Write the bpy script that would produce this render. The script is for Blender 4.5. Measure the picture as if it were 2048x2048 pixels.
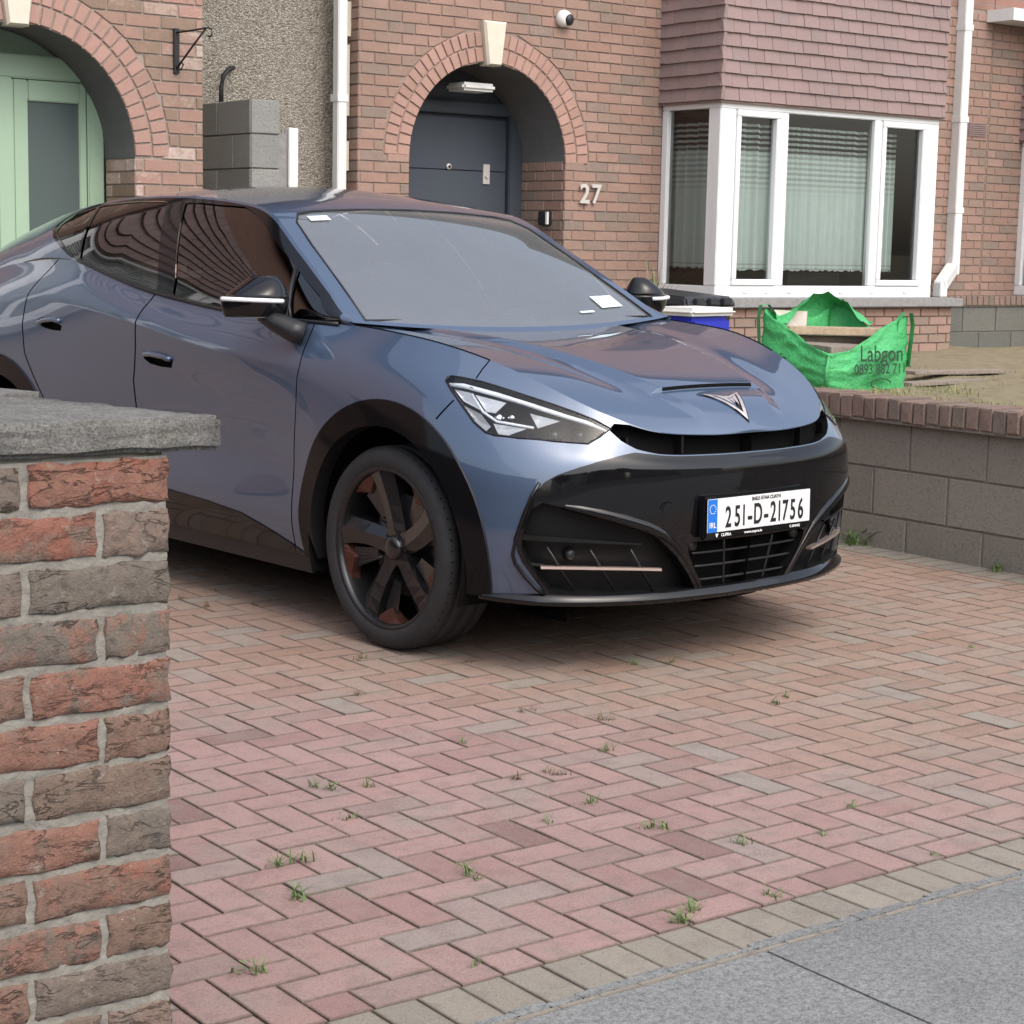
import bpy, bmesh, math, random
import numpy as np
from mathutils import Vector, Matrix
random.seed(7); RNG = np.random.default_rng(5)
for o in list(bpy.data.objects): bpy.data.objects.remove(o)
scene = bpy.context.scene
COL = scene.collection
# ------------------------------------------------------------------ camera
cam_d = bpy.data.cameras.new('camera'); cam = bpy.data.objects.new('camera', cam_d); COL.objects.link(cam)
AX = ((0.80335093, -0.06828056, 0.59157844), (-0.59515064, -0.12636615, 0.7936166), (0.0205669, -0.98963092, -0.14215359))
CM = Matrix(((AX[0][0], -AX[0][1], -AX[0][2], 0), (AX[1][0], -AX[1][1], -AX[1][2], 0), (AX[2][0], -AX[2][1], -AX[2][2], 1.40), (0, 0, 0, 1)))
cam.matrix_world = CM
cam_d.sensor_width = 36; cam_d.lens = 36 * 3760 / 2048; cam_d.clip_start = 0.05; cam_d.clip_end = 3000
scene.camera = cam
# ------------------------------------------------------------------ sky, sun, exposure
SUN_EL, SUN_AZ = 50.0, 182.0        # azimuth clockwise from +Y: sun stands behind the viewer, over the street
w = bpy.data.worlds.new('World'); scene.world = w; w.use_nodes = True
nt = w.node_tree; nt.nodes.clear()
sky = nt.nodes.new('ShaderNodeTexSky'); sky.sky_type = 'NISHITA'; sky.sun_disc = False
sky.sun_elevation = math.radians(SUN_EL); sky.sun_rotation = math.radians(SUN_AZ)
sky.air_density = 1.0; sky.dust_density = 4.0; sky.ozone_density = 1.0
hs = nt.nodes.new('ShaderNodeHueSaturation'); hs.inputs['Saturation'].default_value = 0.66
bg = nt.nodes.new('ShaderNodeBackground'); bg.inputs['Strength'].default_value = 0.15
wo = nt.nodes.new('ShaderNodeOutputWorld')
nt.links.new(sky.outputs[0], hs.inputs['Color']); nt.links.new(hs.outputs[0], bg.inputs[0]); nt.links.new(bg.outputs[0], wo.inputs[0])
sd = bpy.data.lights.new('sun', 'SUN'); sun = bpy.data.objects.new('sun', sd); COL.objects.link(sun)
sd.energy = 0.5; sd.angle = math.radians(120); sd.color = (1.0, 0.985, 0.96)
az, el = math.radians(SUN_AZ), math.radians(SUN_EL)
sun.rotation_euler = Vector((math.sin(az)*math.cos(el), math.cos(az)*math.cos(el), math.sin(el))).to_track_quat('Z', 'Y').to_euler()
vs = scene.view_settings; vs.view_transform = 'Standard'; vs.look = 'None'; vs.exposure = 0.98; vs.gamma = 1.0; vs.use_curve_mapping = False
# ------------------------------------------------------------------ material helpers
def srgb(r, g, b):
    f = lambda c: (c/255/12.92) if c/255 <= 0.04045 else ((c/255+0.055)/1.055)**2.4
    return (f(r), f(g), f(b), 1.0)
class NB:
    def __init__(s, name):
        s.m = bpy.data.materials.new(name); s.m.use_nodes = True; s.t = s.m.node_tree; s.t.nodes.clear()
        s.out = s.n('OutputMaterial'); s.b = s.n('BsdfPrincipled'); s.t.links.new(s.b.outputs[0], s.out.inputs[0])
    def n(s, k, **kw):
        x = s.t.nodes.new('ShaderNode' + k)
        for a, v in kw.items(): setattr(x, a, v)
        return x
    def l(s, a, b): s.t.links.new(a, b)
    def set(s, **kw):
        for k, v in kw.items():
            i = s.b.inputs[k.replace('_', ' ')]
            if hasattr(v, 'is_linked') or isinstance(v, bpy.types.NodeSocket): s.l(v, i)
            else: i.default_value = v
        return s
    def pos(s): return s.n('NewGeometry').outputs['Position']
    def noise(s, scale, detail=4, rough=0.6, vec=None, dist=0.0):
        x = s.n('TexNoise'); x.inputs['Scale'].default_value = scale; x.inputs['Detail'].default_value = detail
        x.inputs['Roughness'].default_value = rough; x.inputs['Distortion'].default_value = dist
        s.l(vec if vec else s.pos(), x.inputs['Vector']); return x.outputs['Fac']
    def vor(s, scale, feature='F1', out='Distance', vec=None):
        x = s.n('TexVoronoi'); x.feature = feature; x.inputs['Scale'].default_value = scale
        s.l(vec if vec else s.pos(), x.inputs['Vector']); return x.outputs[out]
    def ramp(s, fac, stops, interp='LINEAR'):
        x = s.n('ValToRGB'); x.color_ramp.interpolation = interp; e = x.color_ramp.elements
        while len(e) < len(stops): e.new(0.5)
        for i, (p, c) in enumerate(stops):
            e[i].position = p; e[i].color = c if len(c) == 4 else (*c, 1)
        s.l(fac, x.inputs[0]); return x.outputs[0]
    def mix(s, fac, a, b, mode='MIX'):
        x = s.n('Mix'); x.data_type = 'RGBA'; x.blend_type = mode
        for i, v in ((0, fac), (6, a), (7, b)):
            if isinstance(v, bpy.types.NodeSocket): s.l(v, x.inputs[i])
            else: x.inputs[i].default_value = v
        return x.outputs[2]
    def math(s, op, a, b=0.0, c=None):
        x = s.n('Math'); x.operation = op
        for i, v in ((0, a), (1, b)) + (((2, c),) if c is not None else ()):
            if isinstance(v, bpy.types.NodeSocket): s.l(v, x.inputs[i])
            else: x.inputs[i].default_value = v
        return x.outputs[0]
    def rnd(s, seed=0.0):
        a = s.n('ObjectInfo').outputs['Random']; g = s.n('NewGeometry').outputs['Random Per Island']
        v = s.math('ADD', s.math('MULTIPLY', a, 37.13), s.math('MULTIPLY', g, 91.7)); v = s.math('ADD', v, seed)
        x = s.n('TexWhiteNoise'); x.noise_dimensions = '1D'; s.l(v, x.inputs['W']); return x.outputs['Value']
    def bump(s, h, strength=0.4, dist=0.01):
        x = s.n('Bump'); x.inputs['Strength'].default_value = strength; x.inputs['Distance'].default_value = dist
        s.l(h, x.inputs['Height']); s.l(x.outputs[0], s.b.inputs['Normal']); return s
    def xyz(s):
        x = s.n('SeparateXYZ'); s.l(s.pos(), x.inputs[0]); return x.outputs
def _n_smooth(s, v, a, bb):
    x = s.n('MapRange'); x.interpolation_type = 'SMOOTHSTEP'; s.l(v, x.inputs[0]); x.inputs[1].default_value = a; x.inputs[2].default_value = bb
    return x.outputs[0]
NB.n_smooth = _n_smooth
def plain(name, col, rough=0.5, metal=0.0, var=0.06, scale=14, bump=0.0, bscale=120, coat=0.0, spec=0.5):
    b = NB(name); k = b.noise(scale, 4)
    c = b.mix(k, tuple(x*(1-var*2) for x in col[:3]) + (1,), tuple(min(1, x*(1+var*2)) for x in col[:3]) + (1,))
    b.set(Base_Color=c, Roughness=rough, Metallic=metal, Coat_Weight=coat, Specular_IOR_Level=spec)
    if bump: b.bump(b.noise(bscale, 5), bump, 0.004)
    return b.m
def brick_mat(name, stops, grime=0.35, bump=0.5, blotch=0.5, speck=(0.75, 0.72, 0.66, 1), crack=0.0):
    b = NB(name); r = b.rnd(); c = b.ramp(r, stops, 'LINEAR')
    n1 = b.noise(23, 5, 0.65, dist=0.4)
    c2 = b.ramp(b.rnd(4.7), stops); c = b.mix(b.ramp(n1, [(0.48, (0, 0, 0)), (0.62, (blotch,)*3)]), c, c2)
    dk = b.ramp(b.noise(75, 6, 0.7, dist=0.8), [(0.36, (1, 1, 1)), (0.5, (0, 0, 0))])
    c = b.mix(b.math('MULTIPLY', dk, grime), c, (0.045, 0.035, 0.03, 1))
    c = b.mix(b.math('MULTIPLY', b.ramp(b.noise(1.6, 6, 0.65), [(0.42, (0, 0, 0)), (0.7, (1, 1, 1))]), 0.30), c, (0.17, 0.135, 0.11, 1))
    wt = b.ramp(b.noise(160, 4, 0.7), [(0.66, (0, 0, 0)), (0.74, (1, 1, 1))])
    c = b.mix(b.math('MULTIPLY', wt, 0.45), c, speck)
    hgt = b.math('ADD', b.noise(60, 6, 0.7, dist=0.6), b.math('MULTIPLY', b.noise(260, 3), 0.35))
    if crack:
        vm = b.n('VectorMath'); vm.operation = 'MULTIPLY'; b.l(b.pos(), vm.inputs[0]); vm.inputs[1].default_value = (1.0, 1.0, 3.2)
        ab = b.math('ABSOLUTE', b.math('SUBTRACT', b.noise(13, 5, 0.6, vm.outputs[0], 0.7), 0.5)); ck = b.ramp(ab, [(0.0, (1, 1, 1)), (0.022, (0, 0, 0))])
        ck = b.math('MULTIPLY', ck, b.ramp(b.noise(8, 3), [(0.46, (0, 0, 0)), (0.56, (1, 1, 1))]))
        c = b.mix(b.math('MULTIPLY', ck, crack), c, (0.035, 0.028, 0.024, 1)); hgt = b.math('SUBTRACT', hgt, b.math('MULTIPLY', ck, 0.9))
        st = b.ramp(b.noise(30, 5, 0.75), [(0.60, (0, 0, 0)), (0.68, (1, 1, 1))]); c = b.mix(b.math('MULTIPLY', st, 0.5), c, (0.33, 0.30, 0.26, 1))
    return b.set(Base_Color=c, Roughness=0.9, Specular_IOR_Level=0.25).bump(hgt, bump, 0.006).m
def glass_mat(name, tint=(0.75, 0.8, 0.8, 1), ior=1.55, rough=0.0, sky_haze=0.0):
    b = NB(name); b.t.nodes.remove(b.b)
    tr = b.n('BsdfTransparent'); tr.inputs[0].default_value = tint
    gl = b.n('BsdfGlossy'); gl.inputs['Roughness'].default_value = rough; gl.inputs[0].default_value = (1, 1, 1, 1)
    fr = b.n('Fresnel'); fr.inputs[0].default_value = ior
    mx = b.n('MixShader'); b.l(fr.outputs[0], mx.inputs[0]); b.l(tr.outputs[0], mx.inputs[1]); b.l(gl.outputs[0], mx.inputs[2])
    if sky_haze:
        df = b.n('BsdfDiffuse'); df.inputs[0].default_value = (0.62, 0.64, 0.64, 1); m2 = b.n('MixShader'); b.l(b.math('MULTIPLY_ADD', b.noise(2.5, 6, 0.7), sky_haze*.5, sky_haze*.75), m2.inputs[0]); b.l(mx.outputs[0], m2.inputs[1]); b.l(df.outputs[0], m2.inputs[2]); b.l(m2.outputs[0], b.out.inputs[0]); return b.m  # pale diffuse film puts a milky sky reflection into the glass colour
    b.l(mx.outputs[0], b.out.inputs[0]); return b.m
MAT = {}
MAT['brick27'] = brick_mat('brick_red_brown', [(0.0, (0.34, 0.215, 0.17)), (0.3, (0.375, 0.25, 0.205)), (0.55, (0.33, 0.205, 0.16)), (0.75, (0.315, 0.22, 0.175)), (0.9, (0.275, 0.21, 0.17)), (1.0, (0.245, 0.195, 0.165))], 0.2, 0.4, 0.55)
MAT['brick25'] = brick_mat('brick_multi', [(0.0, (0.41, 0.245, 0.20)), (0.3, (0.34, 0.22, 0.165)), (0.55, (0.26, 0.185, 0.135)), (0.8, (0.36, 0.245, 0.195)), (0.93, (0.52, 0.40, 0.34)), (1.0, (0.58, 0.48, 0.42))], 0.22, 0.5, 0.6)
MAT['brickpier'] = brick_mat('brick_weathered', [(0.0, (0.26, 0.105, 0.075)), (0.2, (0.25, 0.13, 0.095)), (0.38, (0.19, 0.13, 0.10)), (0.6, (0.185, 0.15, 0.118)), (0.8, (0.155, 0.133, 0.112)), (1.0, (0.24, 0.165, 0.13))], 0.42, 0.9, 0.9, crack=0.42)
MAT['voussoir'] = brick_mat('brick_arch', [(0.0, (0.42, 0.25, 0.205)), (0.5, (0.46, 0.285, 0.235)), (1.0, (0.38, 0.235, 0.19))], 0.15, 0.35, 0.4)
MAT['copebrick'] = brick_mat('brick_on_edge', [(0.0, (0.21, 0.15, 0.125)), (0.5, (0.255, 0.17, 0.14)), (0.8, (0.185, 0.155, 0.13)), (1.0, (0.27, 0.19, 0.145))], 0.4, 0.6, 0.6)
MAT['tile'] = brick_mat('hung_tile', [(0.0, (0.275, 0.195, 0.185)), (0.5, (0.315, 0.225, 0.215)), (1.0, (0.265, 0.205, 0.20))], 0.12, 0.25, 0.4, (0.6, 0.52, 0.5, 1))
MAT['mortar'] = plain('mortar_grey', (0.31, 0.26, 0.22), 0.95, 0, 0.12, 30, 0.5, 180)
MAT['mortarpier'] = plain('mortar_lime', (0.235, 0.22, 0.19), 0.95, 0, 0.25, 30, 1.0, 90)
MAT['mortar27'] = plain('mortar_brown', (0.295, 0.225, 0.19), 0.95, 0, 0.12, 30, 0.5, 180)
def paver_mat(name, buff):
    b = NB(name); X, Y, Z = b.xyz(); r = b.rnd()
    if buff: c = b.ramp(r, [(0, (0.235, 0.21, 0.17)), (0.5, (0.275, 0.245, 0.20)), (1, (0.22, 0.20, 0.165))])
    else:
        red = b.ramp(r, [(0, (0.275, 0.165, 0.15)), (0.25, (0.335, 0.21, 0.19)), (0.5, (0.31, 0.20, 0.18)), (0.8, (0.345, 0.225, 0.205)), (0.88, (0.20, 0.115, 0.105)), (0.94, (0.30, 0.215, 0.195)), (1, (0.27, 0.23, 0.205))])
        tan = b.ramp(r, [(0, (0.27, 0.175, 0.125)), (0.3, (0.325, 0.22, 0.165)), (0.6, (0.30, 0.20, 0.15)), (0.84, (0.31, 0.23, 0.18)), (1, (0.28, 0.24, 0.195))])
        f = b.math('ADD', b.math('MULTIPLY', X, 0.23), b.math('MULTIPLY', Y, 0.12)); f = b.math('ADD', f, b.math('MULTIPLY', b.noise(0.9, 3), 0.7))
        c = b.mix(b.n_smooth(f, 1.35, 1.95), red, tan)
    g = b.ramp(b.noise(2.6, 5, 0.7), [(0.50, (0, 0, 0)), (0.70, (1, 1, 1))])
    c = b.mix(b.math('MULTIPLY', g, 0.6), c, (0.24, 0.225, 0.19, 1))
    d = b.ramp(b.noise(130, 6, 0.8), [(0.38, (1, 1, 1)), (0.48, (0, 0, 0))]); c = b.mix(b.math('MULTIPLY', d, 0.42), c, (0.09, 0.07, 0.06, 1)); bl = b.ramp(b.noise(14, 5, 0.7), [(0.38, (1, 1, 1)), (0.52, (0, 0, 0))]); c = b.mix(b.math('MULTIPLY', bl, 0.28), c, (0.13, 0.10, 0.09, 1))
    sp = b.ramp(b.noise(330, 3, 0.7), [(0.56, (0, 0, 0)), (0.66, (1, 1, 1))]); c = b.mix(b.math('MULTIPLY', sp, 0.5), c, (0.5, 0.43, 0.39, 1))
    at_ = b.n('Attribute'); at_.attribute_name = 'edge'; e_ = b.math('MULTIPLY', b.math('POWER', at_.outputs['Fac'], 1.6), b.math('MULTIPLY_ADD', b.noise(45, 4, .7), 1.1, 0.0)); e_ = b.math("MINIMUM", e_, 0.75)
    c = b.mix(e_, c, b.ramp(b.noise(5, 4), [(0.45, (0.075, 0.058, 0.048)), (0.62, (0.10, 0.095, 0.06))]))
    return b.set(Base_Color=c, Roughness=0.88, Specular_IOR_Level=0.3).bump(b.math('ADD', b.noise(300, 4), b.noise(60, 4)), 0.35, 0.003).m
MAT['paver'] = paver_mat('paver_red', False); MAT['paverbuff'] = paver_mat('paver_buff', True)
def m_joint():
    b = NB('joint_sand'); g = b.ramp(b.noise(7, 5, 0.7), [(0.5, (0.045, 0.036, 0.03)), (0.66, (0.06, 0.055, 0.035)), (0.78, (0.05, 0.07, 0.028))])
    return b.set(Base_Color=g, Roughness=1.0).bump(b.noise(400, 3), 0.6, 0.004).m
MAT['joint'] = m_joint()
def m_concrete():
    b = NB('footpath_concrete'); c = b.ramp(b.noise(2.2, 6, 0.65), [(0.35, (0.235, 0.238, 0.232)), (0.65, (0.315, 0.318, 0.308))])
    d = b.ramp(b.noise(62, 9, 0.9, dist=0.3), [(0.43, (1, 1, 1)), (0.55, (0, 0, 0))]); c = b.mix(b.math('MULTIPLY', d, 0.75), c, (0.085, 0.09, 0.09, 1))
    s2 = b.ramp(b.noise(240, 5, 0.85), [(0.52, (0, 0, 0)), (0.62, (1, 1, 1))]); c = b.mix(b.math('MULTIPLY', s2, 0.62), c, (0.50, 0.505, 0.49, 1))
    d2 = b.ramp(b.noise(150, 5, 0.85), [(0.38, (1, 1, 1)), (0.45, (0, 0, 0))]); c = b.mix(b.math('MULTIPLY', d2, 0.6), c, (0.055, 0.058, 0.058, 1))
    return b.set(Base_Color=c, Roughness=0.92).bump(b.math('ADD', b.noise(150, 6, 0.8), b.noise(38, 8, 0.8)), 0.8, 0.006).m
MAT['footpath'] = m_concrete()
def m_coping():
    b = NB('coping_concrete'); c = b.ramp(b.noise(9, 6, 0.7), [(0.35, (0.17, 0.165, 0.15)), (0.65, (0.29, 0.28, 0.26))])
    d = b.ramp(b.noise(150, 6, 0.9), [(0.42, (1, 1, 1)), (0.52, (0, 0, 0))]); c = b.mix(b.math('MULTIPLY', d, 0.72), c, (0.05, 0.05, 0.045, 1)); sp = b.ramp(b.noise(330, 4, 0.8), [(0.56, (0, 0, 0)), (0.64, (1, 1, 1))]); c = b.mix(b.math('MULTIPLY', sp, 0.55), c, (0.46, 0.45, 0.41, 1))
    s2 = b.ramp(b.vor(150), [(0.12, (1, 1, 1)), (0.3, (0, 0, 0))]); s2 = b.math('MULTIPLY', s2, b.ramp(b.noise(70, 3), [(0.5, (0, 0, 0)), (0.6, (1, 1, 1))]))
    c = b.mix(b.math('MULTIPLY', s2, 0.6), c, (0.50, 0.49, 0.45, 1)); li = b.ramp(b.noise(17, 5, 0.7), [(0.6, (0, 0, 0)), (0.7, (1, 1, 1))]); c = b.mix(b.math('MULTIPLY', li, 0.3), c, (0.25, 0.23, 0.12, 1))
    return b.set(Base_Color=c, Roughness=0.95).bump(b.math('ADD', b.noise(120, 6, 0.8), b.noise(30, 5)), 0.9, 0.008).m
MAT['coping'] = m_coping()
def m_block(name, ca, cb):
    b = NB(name); r = b.rnd(); c = b.mix(b.math('ADD', b.math('MULTIPLY', r, 0.5), b.math('MULTIPLY', b.noise(6, 5), 0.5)), ca, cb)
    d = b.ramp(b.noise(110, 6, 0.8), [(0.36, (1, 1, 1)), (0.46, (0, 0, 0))]); c = b.mix(b.math('MULTIPLY', d, 0.65), c, (0.03, 0.028, 0.025, 1))
    s2 = b.ramp(b.noise(170, 5, 0.8), [(0.58, (0, 0, 0)), (0.68, (1, 1, 1))]); c = b.mix(b.math('MULTIPLY', s2, 0.35), c, (0.42, 0.38, 0.32, 1))
    return b.set(Base_Color=c, Roughness=0.95).bump(b.math('ADD', b.noise(130, 6, 0.8), b.noise(45, 5)), 0.8, 0.008).m
MAT['block'] = m_block('concrete_block_brown', (0.215, 0.19, 0.16, 1), (0.30, 0.265, 0.22, 1))
MAT['blockgrey'] = m_block('concrete_block_grey', (0.24, 0.245, 0.23, 1), (0.34, 0.34, 0.32, 1))
MAT['blockdark'] = m_block('concrete_block_dark', (0.12, 0.125, 0.11, 1), (0.18, 0.175, 0.15, 1))
MAT['mortarblock'] = plain('mortar_block', (0.255, 0.23, 0.20), 0.95, 0, 0.15, 25, 0.5, 160)
def m_pebble():
    b = NB('pebbledash'); v = b.n('TexVoronoi'); v.inputs['Scale'].default_value = 85; b.l(b.pos(), v.inputs['Vector'])
    sx = b.n('SeparateColor'); b.l(v.outputs['Color'], sx.inputs[0])
    c = b.ramp(sx.outputs[0], [(0, (0.15, 0.13, 0.10)), (0.3, (0.34, 0.30, 0.235)), (0.6, (0.45, 0.41, 0.34)), (0.85, (0.58, 0.56, 0.50)), (1, (0.24, 0.19, 0.15))])
    e = b.ramp(v.outputs['Distance'], [(0.35, (0, 0, 0)), (0.62, (1, 1, 1))]); c = b.mix(b.math('MULTIPLY', e, 0.7), c, (0.21, 0.19, 0.16, 1))
    c = b.mix(b.math('MULTIPLY', b.noise(1.1, 4), 0.3), c, (0.26, 0.235, 0.19, 1))
    return b.set(Base_Color=c, Roughness=0.85).bump(b.math('SUBTRACT', 1.0, v.outputs['Distance']), 1.0, 0.012).m
MAT['pebble'] = m_pebble()
MAT['upvc'] = plain('white_upvc', (0.80, 0.81, 0.81), 0.35, 0, 0.015, 3)
MAT['pipe'] = plain('white_pipe', (0.74, 0.75, 0.74), 0.4, 0, 0.04, 5)
MAT['stone'] = plain('cream_keystone', (0.66, 0.61, 0.50), 0.85, 0, 0.06, 12, 0.2, 200)
MAT['sill'] = plain('stone_sill', (0.26, 0.255, 0.25), 0.85, 0, 0.2, 25, 0.4, 160)
MAT['darkdoor'] = plain('door_anthracite', (0.052, 0.064, 0.082), 0.55, 0, 0.03, 4)
MAT['greendoor'] = plain('door_sage', (0.36, 0.50, 0.36), 0.5, 0, 0.03, 4)
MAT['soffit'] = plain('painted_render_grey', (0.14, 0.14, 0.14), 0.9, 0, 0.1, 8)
MAT['steel'] = plain('brushed_steel', (0.60, 0.57, 0.53), 0.45, 0.25, 0.05, 40)
MAT['lampwhite'] = plain('opal_plastic', (0.75, 0.75, 0.72), 0.5)
MAT['blackplastic'] = plain('black_plastic', (0.022, 0.024, 0.027), 0.45, 0, 0.1, 10, 0.15, 300)
MAT['iron'] = plain('wrought_iron', (0.03, 0.03, 0.03), 0.6, 0.4)
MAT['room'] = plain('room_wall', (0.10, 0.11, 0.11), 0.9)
MAT['winglass'] = glass_mat('window_glass', (0.93, 0.97, 0.96, 1), 1.6)
MAT['frosted'] = NB('frosted_glass').set(Base_Color=(0.10, 0.13, 0.125, 1), Roughness=0.18, Specular_IOR_Level=0.7).m
MAT['soil'] = plain('garden_soil', (0.20, 0.165, 0.10), 1.0, 0, 0.25, 9, 0.9, 60)
MAT['asphalt'] = plain('asphalt', (0.06, 0.06, 0.06), 0.9, 0, 0.2, 40, 0.5, 200)
def m_curtain():
    b = NB('net_curtain'); X, Y, Z = b.xyz()
    c = b.mix(b.noise(14, 3), (0.70, 0.78, 0.74, 1), (0.82, 0.88, 0.85, 1))
    wv = b.math('SINE', b.math('MULTIPLY', Z, 150.0)); up = b.n_smooth(Z, 1.78, 1.95); top = b.n_smooth(Z, 2.10, 2.17)
    hole = b.math('MULTIPLY', b.math('MULTIPLY', up, 0.30), b.math('GREATER_THAN', wv, 0.1))
    hole = b.math('ADD', hole, b.math('MULTIPLY', top, b.math('MULTIPLY_ADD', b.math('GREATER_THAN', wv, -0.2), 0.30, 0.38)))
    hem = b.math('MULTIPLY', b.math('LESS_THAN', Z, 1.27), b.math('GREATER_THAN', b.math('SINE', b.math('MULTIPLY', Z, 190.0)), 0.45))
    al = b.math('SUBTRACT', 0.96, b.math('ADD', hole, b.math('MULTIPLY', hem, 0.25)))
    b.set(Base_Color=c, Roughness=0.95, Alpha=al); return b.m
MAT['curtain'] = m_curtain()
# ------------------------------------------------------------------ mesh helpers
def mesh_of(name, verts, faces, smooth=False):
    me = bpy.data.meshes.new(name); me.from_pydata([tuple(v) for v in verts], [], [tuple(f) for f in faces]); me.update()
    if smooth: me.polygons.foreach_set('use_smooth', [True]*len(me.polygons))
    return me
def link(name, me, mat=None, parent=None):
    o = bpy.data.objects.new(name, me); COL.objects.link(o)
    if mat is not None and me is not None and not me.materials: me.materials.append(MAT[mat] if isinstance(mat, str) else mat)
    if parent is not None: o.parent = parent
    return o
def mk(name, verts, faces, mat, parent=None, smooth=False): return link(name, mesh_of(name, verts, faces, smooth), mat, parent)
def tag(o, label, cat, group=None):
    o['label'] = label; o['category'] = cat
    if group: o['group'] = group
    return o
def thing(name, label, cat, loc=(0, 0, 0), rz=0.0, group=None):
    o = bpy.data.objects.new(name, None); o.empty_display_size = 0.1; COL.objects.link(o); o.location = loc; o.rotation_euler = (0, 0, rz)
    return tag(o, label, cat, group)
WR = []
def wthing(*a, **k): o = thing(*a, **k); WR.append(o); return o      # parts given in world coordinates
def struct(o): o['kind'] = 'structure'; return o
def stuff(o): o['kind'] = 'stuff'; return o
class MB:
    def __init__(s): s.v = []; s.f = []
    def add(s, v, f):
        n = len(s.v); s.v += [tuple(x) for x in v]; s.f += [tuple(i+n for i in q) for q in f]; return s
    def box(s, x0, x1, y0, y1, z0, z1):
        return s.add([(x0, y0, z0), (x1, y0, z0), (x1, y1, z0), (x0, y1, z0), (x0, y0, z1), (x1, y0, z1), (x1, y1, z1), (x0, y1, z1)],
                     [(0, 3, 2, 1), (4, 5, 6, 7), (0, 1, 5, 4), (1, 2, 6, 5), (2, 3, 7, 6), (3, 0, 4, 7)])
    def quad(s, a, b, c, d): return s.add([a, b, c, d], [(0, 1, 2, 3)])
    def tube(s, pts, r, n=8, closed=False):
        pts = [Vector(p) for p in pts]; rs = r if isinstance(r, (list, tuple)) else [r]*len(pts); rings = []; up = Vector((0.13, 0.21, 0.97)).normalized()
        for i, p in enumerate(pts):
            t = (pts[min(i+1, len(pts)-1)] - pts[max(i-1, 0)]).normalized(); a = t.cross(up)
            if a.length < 1e-4: a = t.cross(Vector((1, 0, 0)))
            a.normalize(); b = t.cross(a); rings.append([p + (a*math.cos(k*2*math.pi/n) + b*math.sin(k*2*math.pi/n))*rs[i] for k in range(n)])
        base = len(s.v)
        for rg in rings: s.v += [tuple(q) for q in rg]
        for i in range(len(rings)-1):
            for k in range(n): s.f.append((base+i*n+k, base+i*n+(k+1) % n, base+(i+1)*n+(k+1) % n, base+(i+1)*n+k))
        s.f.append(tuple(base+k for k in range(n))[::-1]); s.f.append(tuple(base+(len(rings)-1)*n+k for k in range(n))); return s
    def build(s, name, mat, parent=None, smooth=False, bevel=0.0):
        o = mk(name, s.v, s.f, mat, parent, smooth)
        if bevel:
            bm = bmesh.new(); bm.from_mesh(o.data); bmesh.ops.bevel(bm, geom=[e for e in bm.edges], offset=bevel, segments=2, affect='EDGES', clamp_overlap=True); bm.to_mesh(o.data); bm.free()
        return o
class Frame:
    """a wall plane: s along ax, z up, d outward"""
    def __init__(s, o, ax, n): s.o = Vector(o); s.ax = Vector(ax); s.n = Vector(n)
    def mat(s, cs, cz): 
        m = Matrix.Identity(4); 
        for i in range(3): m[i][0] = s.ax[i]; m[i][1] = s.n[i]; m[i][2] = (0, 0, 1)[i]
        p = s.o + s.ax*cs + Vector((0, 0, cz)); m[0][3], m[1][3], m[2][3] = p; return m
    def pt(s, a, z, d): return s.o + s.ax*a + s.n*d + Vector((0, 0, z))
def prism_vf(poly, front, mid, back, ch, jit=0.0, tilt=0.0, rnd=random):
    """poly (s,z) around its centre -> bevelled slab in (s,d,z)"""
    n = len(poly); v = []; f = []
    for k, (a, z) in enumerate(poly):
        L = math.hypot(a, z) or 1; q = max(0.0, 1-ch*1.3/L); v.append((a*q+rnd.uniform(-jit, jit), front-tilt*z+rnd.uniform(-jit, jit), z*q+rnd.uniform(-jit, jit)))
    for (a, z) in poly: v.append((a+rnd.uniform(-jit, jit)*.6, mid-tilt*z, z+rnd.uniform(-jit, jit)*.6))
    for (a, z) in poly: v.append((a, back, z))
    f.append(tuple(range(n)))
    for r in (0, 1):
        for k in range(n): f.append((r*n+k, (r+1)*n+k, (r+1)*n+(k+1) % n, r*n+(k+1) % n))
    return v, f
def poly_ccw(p):
    a = sum(p[i][0]*p[(i+1) % len(p)][1]-p[(i+1) % len(p)][0]*p[i][1] for i in range(len(p)))
    return p if a < 0 else p[::-1]
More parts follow.
